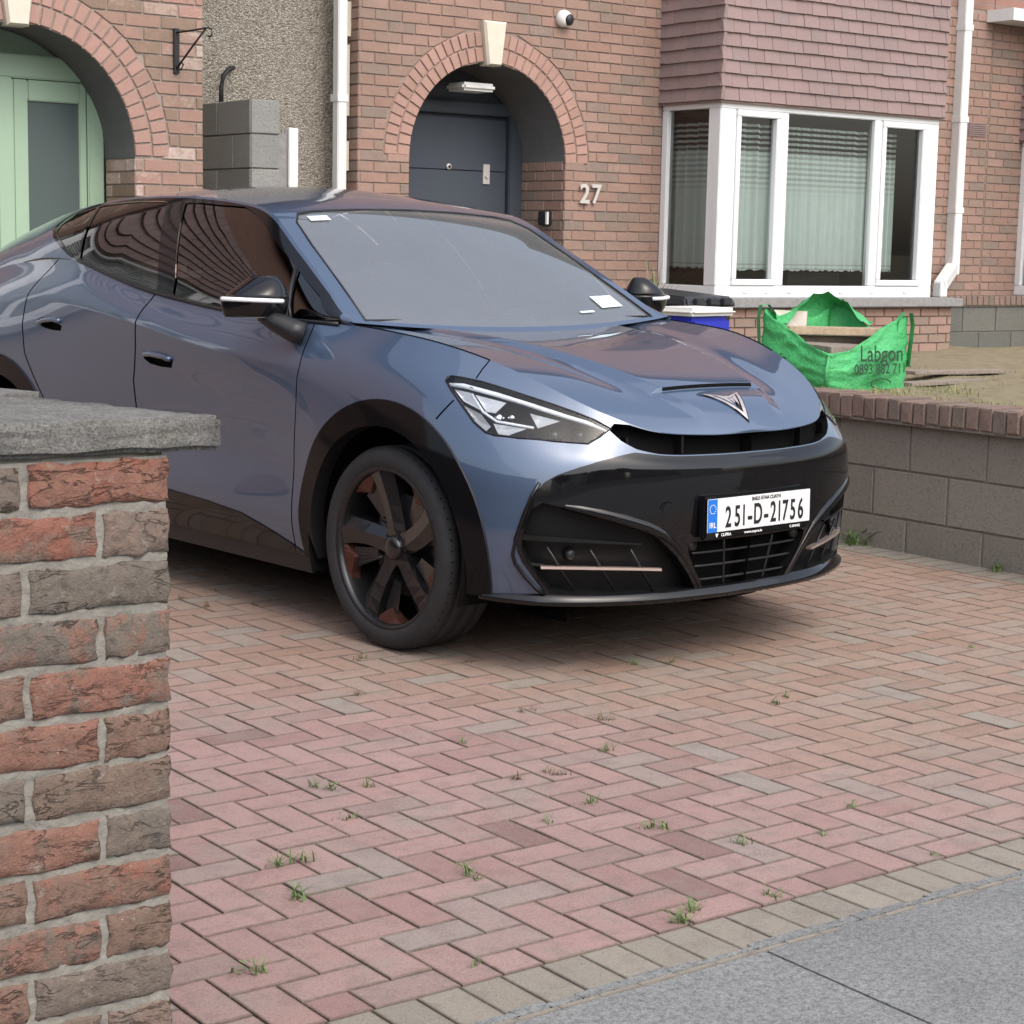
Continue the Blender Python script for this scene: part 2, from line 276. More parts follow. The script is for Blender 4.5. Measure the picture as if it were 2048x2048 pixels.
class Pieces:
    """collects pieces on wall frames; the ones that show largest become objects, the rest one joined part"""
    def __init__(s, name, mat, parent, limit=300): s.name, s.mat, s.parent, s.limit = name, mat, parent, limit; s.items = []; s.cache = {}
    def add(s, fr, poly, front=0.004, mid=-0.001, back=-0.02, ch=0.004, jit=0.0015, full=None, mat=None, tilt=0.0):
        cs = sum(p[0] for p in poly)/len(poly); cz = sum(p[1] for p in poly)/len(poly)
        loc = poly_ccw([(a-cs, z-cz) for a, z in poly]); m = fr.mat(cs, cz)
        q = CM.inverted() @ m.translation; vis = 0
        if q.z < 0:
            x, y = q.x/-q.z*3760/1024, q.y/-q.z*3760/1024
            if abs(x) < 1.06 and abs(y) < 1.06: vis = 1.0/-q.z
        s.items.append((vis, m, loc, (front, mid, back, ch, jit, tilt), full, mat))
    def flush(s, hide=None):
        s.items.sort(key=lambda t: -t[0]); MBs = {}
        for i, (vis, m, loc, pr, full, mat) in enumerate(s.items):
            mt = mat or s.mat
            if i < s.limit and vis > 0:
                key = (full, random.randrange(6), mt) if full else None
                if key and key in s.cache: me = s.cache[key]
                else:
                    v, f = prism_vf(loc, *pr[:4], jit=pr[4], tilt=pr[5]); me = mesh_of(s.name, v, f); me.materials.append(MAT[mt])
                    if key: s.cache[key] = me
                o = link(s.name, me, None, s.parent); o.matrix_basis = m
            else:
                v, f = prism_vf(loc, *pr[:4], jit=pr[4], tilt=pr[5]); MBs.setdefault(mt, MB()).add([m @ Vector(p) for p in v], f)
        for k, mb in MBs.items(): stuff(mb.build(s.name+'_work', k, s.parent))
def sub(seg, holes):
    out = [seg]
    for a, b in holes:
        nx = []
        for x0, x1 in out:
            if b <= x0 or a >= x1: nx.append((x0, x1)); continue
            if a-x0 > 0.02: nx.append((x0, a))
            if x1-b > 0.02: nx.append((b, x1))
        out = nx
    return out
def lay(pieces, fr, s0, s1, z0, z1, holes=lambda z: [], L=0.225, Hc=0.075, j=0.010, phase=0.0, half=0.1125, **kw):
    """stretcher bond between s0..s1, z0..z1"""
    n = int(round((z1-z0)/Hc))
    for r in range(n):
        za = z0+r*Hc; zb = za+Hc-j; x = s0-L+((phase+half*(r % 2)) % L)
        while x < s1:
            a, b = max(x, s0), min(x+L-j, s1); full = (b-a) > L-j-1e-4
            if b-a > 0.03:
                sa, sb = sub((a, b), holes(za)), sub((a, b), holes(zb))
                if len(sa) != len(sb): sm = sub((a, b), holes((za+zb)/2)); sa = sb = sm
                for (p0, p1), (q0, q1) in zip(sa, sb):
                    ok = full and p1-p0 > L-j-1e-3 and q1-q0 > L-j-1e-3
                    if max(p1-p0, q1-q0) > 0.025: pieces.add(fr, [(p0, za), (p1, za), (q1, zb), (q0, zb)], full='s%.3f' % L if ok else None, **kw)
            x += L
def text_mesh(body, size, extrude=0.0, align='CENTER', font_scale_x=1.0, bold=0.0):
    c = bpy.data.curves.new('txt', 'FONT'); c.offset = bold; c.body = body; c.size = size; c.extrude = extrude; c.align_x = align; c.align_y = 'CENTER'
    o = bpy.data.objects.new('txt', c); COL.objects.link(o); dg = bpy.context.evaluated_depsgraph_get(); me = bpy.data.meshes.new_from_object(o.evaluated_get(dg))
    bpy.data.objects.remove(o); bpy.data.curves.remove(c)
    for v in me.vertices: v.co.x *= font_scale_x
    me.materials.clear(); return me
# ================================================================== ground
def sheet(name, x0, x1, y0, y1, z, mat):
    return struct(mk(name, [(x0, y0, z), (x1, y0, z), (x1, y1, z), (x0, y1, z)], [(0, 1, 2, 3)], mat))
sheet('ground', -400, 400, -400, 400, -0.16, 'soil')
sheet('road', -400, 400, -9.5, -1.6, -0.13, 'asphalt')
fp = MB()
for x0, x1, y0, y1 in ((-60, 2.584, 0.2, 2.612), (2.592, 60, 0.2, 2.612), (-60, 60, -1.45, 0.192)): fp.box(x0, x1, y0, y1, -0.15, -0.001)
# ragged haunching of concrete lapping the edge of the paving
for k in range(60):
    x = 0.4+k*0.075; r = random.uniform(0.0, 0.02); fp.box(x, x+0.08, 2.60, 2.612+r, -0.15, .0015+random.uniform(0, .002))
struct(fp.build('footpath', 'footpath'))
kb = MB()
for k in range(-30, 30): kb.box(k*0.915, k*0.915+0.905, -1.6, -1.455, -0.16, -0.003)
struct(kb.build('kerb', 'sill'))
sheet('far_footpath', -400, 400, -12.5, -9.5, -0.05, 'footpath')
# ---- driveway: herringbone block paving
M_ = 0.0985; XW = 6.67; Y0P = 2.780; Y1P = 11.4; XL = 0.6
drive = struct(mk('driveway', [(XL-0.5, 2.57, -0.007), (XW+.1, 2.57, -0.007), (XW+.1, 11.9, -0.007), (XL-0.5, 11.9, -0.007)], [(0, 1, 2, 3)], 'joint'))
pav = []
def clipbox(x0, x1, y0, y1, X0, X1, Y0, Y1): return max(x0, X0), min(x1, X1), max(y0, Y0), min(y1, Y1)
NI = int((XW-0.2-XL)/M_)+3; NJ = int((Y1P-Y0P)/M_)+3
for i in range(-2, NI):
    for j in range(-2, NJ):
        k = (i+j) % 4
        if k == 0: bx = (i, i+2, j, j+1)
        elif k == 2: bx = (i, i+1, j, j+2)
        else: continue
        x0, x1, y0, y1 = XL+bx[0]*M_, XL+bx[1]*M_, Y0P+bx[2]*M_, Y0P+bx[3]*M_
        if x0 > 6.47 or y0 > Y1P: continue
        x0, x1, y0, y1 = clipbox(x0, x1, y0, y1, XL, 6.47, Y0P, Y1P)
        if x1-x0 > 0.03 and y1-y0 > 0.03: pav.append((x0, x1, y0, y1, 'paver'))
x = XL
while x < XW-0.05:                                      # soldier course along the footpath
    if not (x+.0976 > 6.6): pav.append((x, x+0.0976, 2.582, 2.778, 'paverbuff'))
    x += 0.0976
y = Y0P
while y < Y1P:                                          # border course along the garden wall
    pav.append((6.472, 6.668, y, y+0.0985, 'paverbuff')); y += 0.0985
def pvis(p):
    q = CM.inverted() @ Vector(((p[0]+p[1])/2, (p[2]+p[3])/2, 0))
    if q.z > 0: return 0
    X, Y = q.x/-q.z*3.672, q.y/-q.z*3.672
    if not (-0.70 < X < 1.05 and -1.06 < Y < 1): return 0
    return 1/-q.z
pav.sort(key=lambda p: -pvis(p)); cache = {}; rest = {}
def paver_vf(dx, dy, jit):
    g = 0.0023; a, b = dx/2-g, dy/2-g; c = 0.0016; c2 = 0.0085; t = [random.uniform(-jit, jit) for _ in range(4)]; K = ((-1, -1), (1, -1), (1, 1), (-1, 1))
    v = [(sx*(a-c2), sy*(b-c2), t[k]) for k, (sx, sy) in enumerate(K)]+[(sx*(a-c), sy*(b-c), t[k]) for k, (sx, sy) in enumerate(K)]+[(sx*a, sy*b, t[k]-.0015) for k, (sx, sy) in enumerate(K)]+[(sx*a, sy*b, -.03) for sx, sy in K]
    f = [(0, 1, 2, 3)]+[(r*4+k, (r+1)*4+k, (r+1)*4+(k+1) % 4, r*4+(k+1) % 4) for r in (0, 1, 2) for k in range(4)]
    return v, f
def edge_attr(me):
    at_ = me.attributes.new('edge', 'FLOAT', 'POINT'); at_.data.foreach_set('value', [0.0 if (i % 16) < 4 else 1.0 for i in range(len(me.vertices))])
for n, p in enumerate(pav):
    dx, dy = round(p[1]-p[0], 3), round(p[3]-p[2], 3); cx, cy = (p[0]+p[1])/2, (p[2]+p[3])/2; dz = random.uniform(-.0012, .0006)
    if n < 300:
        key = (dx, dy, p[4], random.randrange(5)); me = cache.get(key)
        if me is None:
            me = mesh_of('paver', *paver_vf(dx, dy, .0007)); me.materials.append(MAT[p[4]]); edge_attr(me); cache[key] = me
        o = link('paver', me, None, drive); o.location = (cx, cy, dz); o.rotation_euler = (0, 0, random.gauss(0, .006))
    else:
        v, f = paver_vf(dx, dy, .0007); rest.setdefault(p[4], MB()).add([(a+cx, b+cy, c+dz) for a, b, c in v], f)
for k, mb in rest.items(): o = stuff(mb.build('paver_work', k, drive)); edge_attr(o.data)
# ================================================================== houses
def wall_sheet(mb, fr, s0, s1, z0, z1, holes, dz=0.05, d=-0.005):
    """wall face with openings, as strips"""
    z = z0
    while z < z1-1e-6:
        zb = min(z+dz, z1); A, B = sub((s0, s1), holes(z+1e-5)), sub((s0, s1), holes(zb-1e-5))
        if len(A) != len(B): A = B = sub((s0, s1), holes((z+zb)/2))
        for (a0, a1), (b0, b1) in zip(A, B): mb.quad(fr.pt(a0, z, d), fr.pt(a1, z, d), fr.pt(b1, zb, d), fr.pt(b0, zb, d))
        z = zb
def m_brickwall(name, ca, cb, mor):
    b = NB(name); t = b.n('TexBrick'); t.offset = 0.5; t.inputs['Color1'].default_value = ca; t.inputs['Color2'].default_value = cb; t.inputs['Mortar'].default_value = mor
    t.inputs['Scale'].default_value = 1.0; t.inputs['Mortar Size'].default_value = 0.006; t.inputs['Brick Width'].default_value = 0.225; t.inputs['Row Height'].default_value = 0.075
    x = b.xyz(); cv = b.n('CombineXYZ'); b.l(b.math('ADD', x[0], x[1]), cv.inputs[0]); b.l(x[2], cv.inputs[1]); b.l(cv.outputs[0], t.inputs['Vector'])
    c = b.mix(b.math('MULTIPLY', b.noise(9, 5), 0.5), t.outputs['Color'], (0.15, 0.10, 0.08, 1)); return b.set(Base_Color=c, Roughness=0.9).bump(b.math('SUBTRACT', 1.0, t.outputs['Fac']), 0.5, 0.006).m
MAT['brickfar'] = m_brickwall('brick_upper_storey', (0.34, 0.165, 0.125, 1), (0.27, 0.15, 0.115, 1), (0.25, 0.20, 0.17, 1))
MAT['rooftile'] = plain('roof_tile', (0.10, 0.075, 0.07), 0.85, 0, 0.2, 8, 0.4, 30)
def arch_holes(cx, zs, R, Rout=None):
    def f(z):
        r = R
        if z <= zs: return [(cx-R, cx+R)]
        if z >= zs+r: return []
        h = math.sqrt(r*r-(z-zs)**2); return [(cx-h, cx+h)]
    return f
def ring_holes(cx, zs, R, Ro, key):
    def f(z):
        out = []
        if z <= zs-0.0: out.append((cx-R, cx+R))
        elif z < zs+Ro: h = math.sqrt(Ro*Ro-(z-zs)**2); out.append((cx-h-.006, cx+h+.006))
        if key[2] <= z <= key[3]: out.append((cx+key[0]-.012, cx+key[1]+.012))
        return out
    return f
def arch(house, fr, cx, zs, R, keyz, depth, n=15, kw=(0.062, 0.105)):
    """two rings of headers, keystone, rendered soffit"""
    pcs = Pieces('voussoir', 'voussoir', house, 120)
    ak = math.asin(kw[0]/R)+0.015
    for ring in (0, 1):
        r0 = R+ring*0.112; r1 = r0+0.102; m = n+ring*3
        for side in (-1, 1):
            for k in range(m):
                a0 = ak+(math.pi/2-ak+.0)*k/m; a1 = ak+(math.pi/2-ak)*(k+1)/m-0.010/r0
                P = [(r0, a0), (r1, a0), (r1, a1), (r0, a1)]
                pcs.add(fr, [(cx+side*r*math.sin(a), zs+r*math.cos(a)) for r, a in P], front=0.006, jit=.001)
    pcs.flush()
    ks = MB(); zb, zt = zs+R-0.03, keyz
    for d, s_ in ((0.05, 0), (0.02, 1)): pass
    a, b = kw
    def ring(k, d): return [fr.pt(cx-a*k, zb+(0.012 if k < 1 else 0), d), fr.pt(cx+a*k, zb+(0.012 if k < 1 else 0), d), fr.pt(cx+b*k, zt-(0.015 if k < 1 else 0), d), fr.pt(cx-b*k, zt-(0.015 if k < 1 else 0), d)]
    ks.add(ring(0.84, 0.055)+ring(1, 0.035)+ring(1, -0.06), [(0, 1, 2, 3)]+[(r*4+k, (r+1)*4+k, (r+1)*4+(k+1) % 4, r*4+(k+1) % 4) for r in (0, 1) for k in range(4)])
    ks.build('keystone', 'stone', house)
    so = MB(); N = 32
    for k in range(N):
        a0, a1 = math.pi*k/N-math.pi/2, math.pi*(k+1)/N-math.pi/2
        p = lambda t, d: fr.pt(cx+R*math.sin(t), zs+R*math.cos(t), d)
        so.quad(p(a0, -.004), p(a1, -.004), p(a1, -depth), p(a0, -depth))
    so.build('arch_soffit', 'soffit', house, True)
def downpipe(house, x, y, z0, z1, wd=0.065, shoe=None):
    mb = MB(); mb.box(x-wd/2, x+wd/2, y-wd/2, y+wd/2, z0, z1); o = mb.build('downpipe', 'pipe', house, bevel=0.006)
    for zz in (z0+0.55, z0+1.35, z0+2.15):
        if zz < z1: c = MB(); c.box(x-wd/2-.006, x+wd/2+.006, y-wd/2-.006, y+wd/2+.02, zz, zz+0.05); c.build('pipe_clip', 'pipe', o)
    return o
def bay(house, X0, X1, YFr, YW, zs, zh, ztop, base_mat, real=True, z_base=0.0):
    """tile hung bay over a white framed window; X0..X1 wide, front at YFr, wall at YW"""
    b = bpy.data.objects.new('bay_window', None); b.parent = house; COL.objects.link(b)
    fl = Frame((X0, YW, 0), (0, -1, 0), (-1, 0, 0)); ff = Frame((X0, YFr, 0), (1, 0, 0), (0, -1, 0)); fr_ = Frame((X1, YFr, 0), (0, 1, 0), (1, 0, 0))
    Ls, Lf = YW-YFr, X1-X0
    # backing core above the window
    co = MB(); co.box(X0+.03, X1-.03, YFr+.03, YW+.0, zh+.03, ztop); co.build('bay_core', 'soffit', b)
    tiles = Pieces('hung_tile', 'tile', b, 300 if real else 0)
    rows = int((ztop-zh)/0.1)
    for r in range(rows):
        z = zh+0.005+r*0.1
        for fr, L in ((ff, Lf), (fl, Ls), (fr_, Ls)):
            s = -0.02-(r % 2)*0.0825; top = L+(0.02 if fr is not fl else .045)
            while s < top:
                a, c = max(s, -.045 if fr is ff else -.02), min(s+0.162, top)
                if c-a > 0.03:
                    dz = random.uniform(-.0025, .0025); dr = random.uniform(-.002, .002)
                    cs, cz = (a+c)/2, z+.06; hw = (c-a)/2
                    tiles.add(fr, [(a, z+dz), (c, z+dz+dr), (c, z+.128), (a, z+.128)], front=0.038+random.uniform(-.0015, .0015), mid=0.0345, back=0.008, ch=0.002, jit=.0008, tilt=.17)
                s += 0.165
    # tilt of tiles is given by their thickness stepping; every course laps the one below
    tiles.flush()
    sk = MB(); sk.box(X0-.03, X1+.03, YFr-.03, YW, zh-.012, zh+.012); sk.build('tile_fillet', 'tile', b)
    # window frames: corner posts, head, cill rail, mullions
    def framebox(fr, s0, s1, z0, z1, d0=0.0, d1=-.07, nm='window_frame', par=None, bev=.006):
        m = MB(); P = [fr.pt(s, z, d) for z in (z0, z1) for d in (d0, d1) for s in (s0, s1)]
        m.add(P, [(0, 1, 3, 2), (4, 6, 7, 5), (0, 4, 5, 1), (2, 3, 7, 6), (0, 2, 6, 4), (1, 5, 7, 3)]); bm = m.build(nm, 'upvc', par or b); 
        if bev:
            x = bmesh.new(); x.from_mesh(bm.data); bmesh.ops.recalc_face_normals(x, faces=x.faces); bmesh.ops.bevel(x, geom=list(x.edges), offset=bev, segments=2, affect='EDGES'); x.to_mesh(bm.data); x.free()
        return bm
    def pane(fr, s0, s1, z0, z1, d=-.035, par=None):
        return mk('pane', [fr.pt(s0, z0, d), fr.pt(s1, z0, d), fr.pt(s1, z1, d), fr.pt(s0, z1, d)], [(0, 1, 2, 3)], 'winglass', par or b)
    framebox(ff, 0, Lf, zh-.055, zh-.001, .0); framebox(ff, 0, Lf, zs, zs+.095, .0)
    framebox(ff, -.001, .165, zs+.0952, zh-.0552); framebox(ff, Lf-.15, Lf+.001, zs+.0952, zh-.0552)
    k = Lf/2.475
    m1, m2 = 0.62*k, 1.70*k
    framebox(ff, m1+.02, m1+.105, zs+.0955, zh-.0555, .001); framebox(ff, m2, m2+.09, zs+.0955, zh-.0555, .001)
    for s0, s1 in ((.167, m1+.018), (m2+.092, Lf-.152)):       # opening casements with a sash frame
        sa = framebox(ff, s0, s1, zs+.097, zs+.145, .012, -.06, 'casement_sash')
        framebox(ff, s0, s1, zh-.105, zh-.057, .012, -.06, 'casement_sash'); framebox(ff, s0, s0+.045, zs+.146, zh-.106, .012, -.06, 'casement_sash'); framebox(ff, s1-.05, s1, zs+.146, zh-.106, .012, -.06, 'casement_sash')
        pane(ff, s0+.04, s1-.045, zs+.14, zh-.1)
    pane(ff, m1+.10, m2+.005, zs+.09, zh-.05)
    for s in (.32, .55, .80, 1.38, 1.75, 2.15):
        d = MB(); c = ff.pt(s*k, zs+.045, .001); d.box(c.x-.02, c.x+.02, c.y-.008, c.y, c.z-.006, c.z+.008); d.build('drain_cap', 'upvc', b)
    for fr in (fl, fr_):
        q0, q1 = (0.0, Ls-.004) if fr is fl else (.004, Ls)
        framebox(fr, q0, q1, zh-.05, zh-.002, -.002); framebox(fr, q0, q1, zs, zs+.09, -.002)
        e0, e1 = (.07, Ls-.14) if fr is fl else (.14, Ls-.07)
        framebox(fr, q0, e0, zs+.0905, zh-.0505, -.002); framebox(fr, e1, q1, zs+.0905, zh-.0505, -.002)
        pane(fr, e0-.01, e1+.01, zs+.08, zh-.04)
    # stone sill and brick base
    sl = MB(); sl.box(X0-.07, X1+.32, YFr-.09, YW-.001, zs-.075, zs-.001); sl.build('sill', 'sill', b, bevel=.008)
    bs = MB(); bs.box(X0-.02+.012, X1+.25-.012, YFr-.02+.012, YW, z_base, zs-.076); bs.build('base_wall', 'mortar27', b)
    if real:
        bp = Pieces('brick', base_mat, b, 140); f1 = Frame((X0-.02, YFr-.02, 0), (1, 0, 0), (0, -1, 0)); f2 = Frame((X0-.02, YW, 0), (0, -1, 0), (-1, 0, 0))
        lay(bp, f1, 0, Lf+.27, zs-.076-.075*8, zs-.076, front=.004, back=-.014); lay(bp, f2, 0, Ls+.018, zs-.076-.075*8, zs-.076, phase=.1, front=.004, back=-.014); bp.flush()
        pl = MB(); pl.box(X1-.75, X1+.29, YFr-.06, YFr+.02, 0.30, 0.475); pl.build('white_plinth', 'lampwhite', b, bevel=.01)
    return b
# ---------------------------------------------------------------- number 27
YF = 11.45; CX, ZS, RI, RO = 8.262, 1.992, 0.711, 0.93
h27 = wthing('house', 'red brick house with dark grey arched door, numerals on the wall and tile hung bay', 'house', (7.12, YF, 0))
HF = Frame((0, YF, 0), (1, 0, 0), (0, -1, 0))
keyz = (-.11, .11, ZS+RI-.03, 2.992)
hol = lambda z: ([(9.95, 12.38)] if .9 < z < 2.6 else []) + arch_holes(CX, ZS, RI)(z)
mb = MB(); wall_sheet(mb, HF, 7.12, 13.85, 0, 3.55, hol); mb.quad((7.126, YF+.006, 0), (7.126, YF+.006, 3.55), (7.126, 12.6, 3.55), (7.126, 12.6, 0)); mb.build('wall', 'mortar27', h27)
up = MB(); up.box(7.12, 13.85, YF, 19, 3.55, 6.1); up.build('upper_wall', 'brickfar', h27)
rf = MB(); rf.add([(6.9, YF-.45, 6.0), (14.0, YF-.45, 6.0), (14.0, 15.4, 8.6), (6.9, 15.4, 8.6), (6.9, 19.5, 6.0), (14, 19.5, 6.0)], [(0, 1, 2, 3), (3, 2, 5, 4), (0, 3, 4), (1, 5, 2)]); rf.build('roof', 'rooftile', h27)
bk = Pieces('brick', 'brick27', h27, 300)
rh = ring_holes(CX, ZS, RI, RO, keyz)
lay(bk, HF, 7.12, 9.93, 0.9, 3.525, rh, phase=.02); lay(bk, HF, 12.46, 13.845, 0.9, 3.525, phase=.05)
SF = Frame((7.12, YF, 0), (0, 1, 0), (-1, 0, 0)); lay(bk, SF, 0.0, .50, 1.35, 3.525, phase=.1125)
JF = Frame((CX+RI, YF, 0), (0, 1, 0), (-1, 0, 0)); lay(bk, JF, 0.0, .56, 0.9, ZS, phase=.03)
bk.flush()
jm = MB(); jm.quad((CX+RI+.005, YF, 0), (CX+RI+.005, 12.06, 0), (CX+RI+.005, 12.06, ZS), (CX+RI+.005, YF, ZS)); jm.build('porch_jamb', 'mortar27', h27); jm = MB(); jm.quad((CX-RI, 12.06, 0), (CX-RI, YF, 0), (CX-RI, YF, ZS), (CX-RI, 12.06, ZS)); jm.build('porch_jamb', 'brickfar', h27)
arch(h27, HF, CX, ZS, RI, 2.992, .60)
st_ = MB(); st_.box(7.4, 9.1, 10.9, 12.06, -.02, .30); st_.box(7.5, 9.0, 10.55, 10.9, -.02, .15); st_.build('porch_step', 'sill', h27)
# front door in its frame, flush boards, viewer, lock plate
YD = 12.06
fr = MB(); fr.box(7.45, 9.05, YD, YD+.08, .30, 2.75); fr.build('door_surround', 'darkdoor', h27)
fr = MB(); fr.box(8.84, 8.965, YD-.075, YD-.001, .30, 2.45); fr.box(7.56, 7.66, YD-.075, YD-.001, .30, 2.45); fr.box(7.661, 8.839, YD-.075, YD-.001, 2.36, 2.45); dfo = fr.build('door_frame', 'darkdoor', h27, bevel=.008)
dr = MB(); zz = .34
for hgt in (.40, .40, .40, .40, .395): dr.box(7.672, 8.828, YD-.04, YD-.002, zz, zz+hgt-.006); zz += hgt
door = dr.build('door', 'darkdoor', h27, bevel=.003)
vw = MB(); vw.tube([(8.285, YD-.041, 1.96), (8.285, YD-.055, 1.96)], [.026, .022], 20); vw.build('door_viewer', 'steel', door, True)
vw = MB(); vw.tube([(8.285, YD-.0551, 1.96), (8.285, YD-.058, 1.96)], [.011, .011], 16); vw.build('viewer_lens', 'blackplastic', door, True)
lp = MB(); lp.box(8.605, 8.665, YD-.055, YD-.041, 1.84, 1.99); lp.tube([(8.635, YD-.056, 1.90), (8.635, YD-.068, 1.90)], .014, 14); lp.build('lock_plate', 'steel', door)
cl = MB(); cl.box(8.10, 8.40, YF+.12, YF+.36, 2.50, 2.56); cl.build('porch_lamp', 'lampwhite', h27, bevel=.02)
bl = MB(); bl.box(CX+RI-.035, CX+RI-.005, YF+.14, YF+.29, 1.535, 1.64); bb = bl.build('door_bell', 'blackplastic', h27, bevel=.008)
bl = MB(); bl.box(CX+RI-.055, CX+RI-.036, YF+.145, YF+.165, 1.54, 1.635); bl.build('bell_cover', 'lampwhite', bb)
for ch, x in (('2', 9.150), ('7', 9.262)):
    me = text_mesh(ch, .205, .008, 'CENTER', .95, .004); o = link('house_number', me, 'steel', h27); o.matrix_basis = Matrix.Translation((x, YF-.022, 1.77)) @ Matrix.Rotation(math.pi/2, 4, 'X')
sc = thing('security_camera', 'small white dome camera on the brickwork above the arched grey door', 'camera', (8.90, YF-.004, 3.065))
c = MB(); c.tube([(0, 0, 0), (0, -.03, 0), (.0, -.06, -.004), (.0, -.075, -.006)], [.062, .064, .056, .03], 22); c.build('camera_body', 'lampwhite', sc, True)
c = MB(); c.tube([(.018, -.05, -.008), (.03, -.078, -.012), (.033, -.088, -.013)], [.046, .04, .02], 20); c.build('camera_lens', 'blackplastic', sc, True)
b27 = bay(h27, 9.93, 12.405, 10.77, YF, 1.005, 2.495, 3.6, 'brick27')
# curtains and room behind the bay
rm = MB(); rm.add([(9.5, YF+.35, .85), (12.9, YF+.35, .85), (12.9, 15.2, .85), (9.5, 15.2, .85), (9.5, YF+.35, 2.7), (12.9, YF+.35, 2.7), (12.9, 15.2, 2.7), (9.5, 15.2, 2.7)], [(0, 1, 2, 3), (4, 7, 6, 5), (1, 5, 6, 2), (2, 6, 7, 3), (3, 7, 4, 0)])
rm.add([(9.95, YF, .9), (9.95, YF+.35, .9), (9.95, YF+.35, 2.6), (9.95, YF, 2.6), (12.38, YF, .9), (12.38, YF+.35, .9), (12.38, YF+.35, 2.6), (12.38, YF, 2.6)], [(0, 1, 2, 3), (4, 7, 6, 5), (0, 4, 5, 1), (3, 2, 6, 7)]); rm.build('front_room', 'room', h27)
def curtain(label, pts, z0, z1, amp=.034, wl=.13):
    n = 160; v = []; L = [0]
    for a, b in zip(pts, pts[1:]): L.append(L[-1]+math.dist(a, b))
    for i in range(n+1):
        t = i/n*L[-1]; k = max(j for j in range(len(L)-1) if L[j] <= t+1e-9); f = (t-L[k])/(L[k+1]-L[k]); a, b = pts[k], pts[k+1]
        dx, dy = (b[0]-a[0])/(L[k+1]-L[k]), (b[1]-a[1])/(L[k+1]-L[k]); q = amp*(math.sin(t/wl*2*math.pi+1.8*math.sin(t*7))*(.6+.4*math.sin(t*4.3))+.3*math.sin(t/wl*14.2)); v.append((a[0]+(b[0]-a[0])*f-dy*q, a[1]+(b[1]-a[1])*f+dx*q))
    V = [(x, y, z0+.006*math.sin(i*.9)) for i, (x, y) in enumerate(v)]+[(x, y, z1) for x, y in v]
    o = mk('net_curtain', V, [(i, i+1, n+2+i, n+1+i) for i in range(n)], 'curtain', None, True); return tag(o, label, 'curtain')
curtain('net curtain with lacy top behind the narrow side pane of the bay', [(10.03, 11.42), (10.03, 10.86)], 1.23, 2.36)
curtain('pleated net curtain with lacy top behind the wide middle and left panes of the bay', [(10.06, 10.87), (11.72, 10.87)], 1.22, 2.36)
curtain('short gathered net curtain edge showing in the casement nearest the downpipe', [(11.74, 10.875), (11.98, 10.875)], 1.22, 2.36, .02, .07)
bld = MB()
for k in range(12): bld.box(10.9, 11.5, 10.97, 10.985, 1.02+k*.018, 1.031+k*.018)
tag(bld.build('folded_blind', 'blackplastic'), 'dark slatted blind folded low behind the middle bay pane', 'blind')
# right hand downpipe with its swan neck to the sill, air vent, movement joint
dp = downpipe(h27, 13.40, 11.40, 1.19, 3.9, .10)
sn = MB(); sn.box(-.05, .05, -.05, .05, 0, 1.0)
def bar(a, b, wd, nm, mat, par):
    a, b = Vector(a), Vector(b); d = b-a; L = d.length; q = d.to_track_quat('Z', 'Y').to_matrix().to_4x4(); m = MB(); m.box(-wd/2, wd/2, -wd/2, wd/2, 0, L)
    o = m.build(nm, mat, par, bevel=.006); o.matrix_basis = Matrix.Translation(a) @ q; return o
bar((13.40, 11.395, 1.25), (12.70, 10.93, 1.09), .10, 'swan_neck', 'pipe', h27); bar((12.72, 10.94, 1.13), (12.72, 10.94, 1.006), .09, 'pipe_shoe', 'pipe', h27)
vt = MB()
for k in range(7): vt.box(13.575, 13.81, YF-.014, YF-.001, 2.435+k*.018, 2.445+k*.018)
vt.box(13.565, 13.82, YF-.006, YF-.0008, 2.425, 2.56); vt.build('air_vent', 'tile', h27)
# ---------------------------------------------------------------- house to the right, beyond the joint
h29 = wthing('house', 'brick house with white window beyond the vertical joint and air vent', 'house', (13.86, YF, 0))
mb = MB(); wall_sheet(mb, HF, 13.856, 22, 0, 3.55, lambda z: []); mb.build('wall', 'mortar27', h29)
up = MB(); up.box(13.86, 22, YF, 19, 3.55, 6.1); up.build('upper_wall', 'brickfar', h29)
rf = MB(); rf.add([(14.0, YF-.45, 6.0), (22.2, YF-.45, 6.0), (22.2, 15.4, 8.6), (14.0, 15.4, 8.6), (14.0, 19.5, 6.0), (22.2, 19.5, 6.0)], [(0, 1, 2, 3), (3, 2, 5, 4), (1, 5, 2)]); rf.build('roof', 'rooftile', h29)
bk = Pieces('brick', 'brick27', h29, 200); lay(bk, HF, 13.862, 14.6, 0.9, 3.525, phase=.12); bk.flush()
bay(h29, 14.34, 16.8, 10.80, YF, 1.005, 2.42, 3.6, 'brick27', real=True)
fs = MB(); fs.box(13.75, 15.0, YF-.30, YF-.001, 3.445, 3.55); fs.build('fascia', 'pipe', h29)
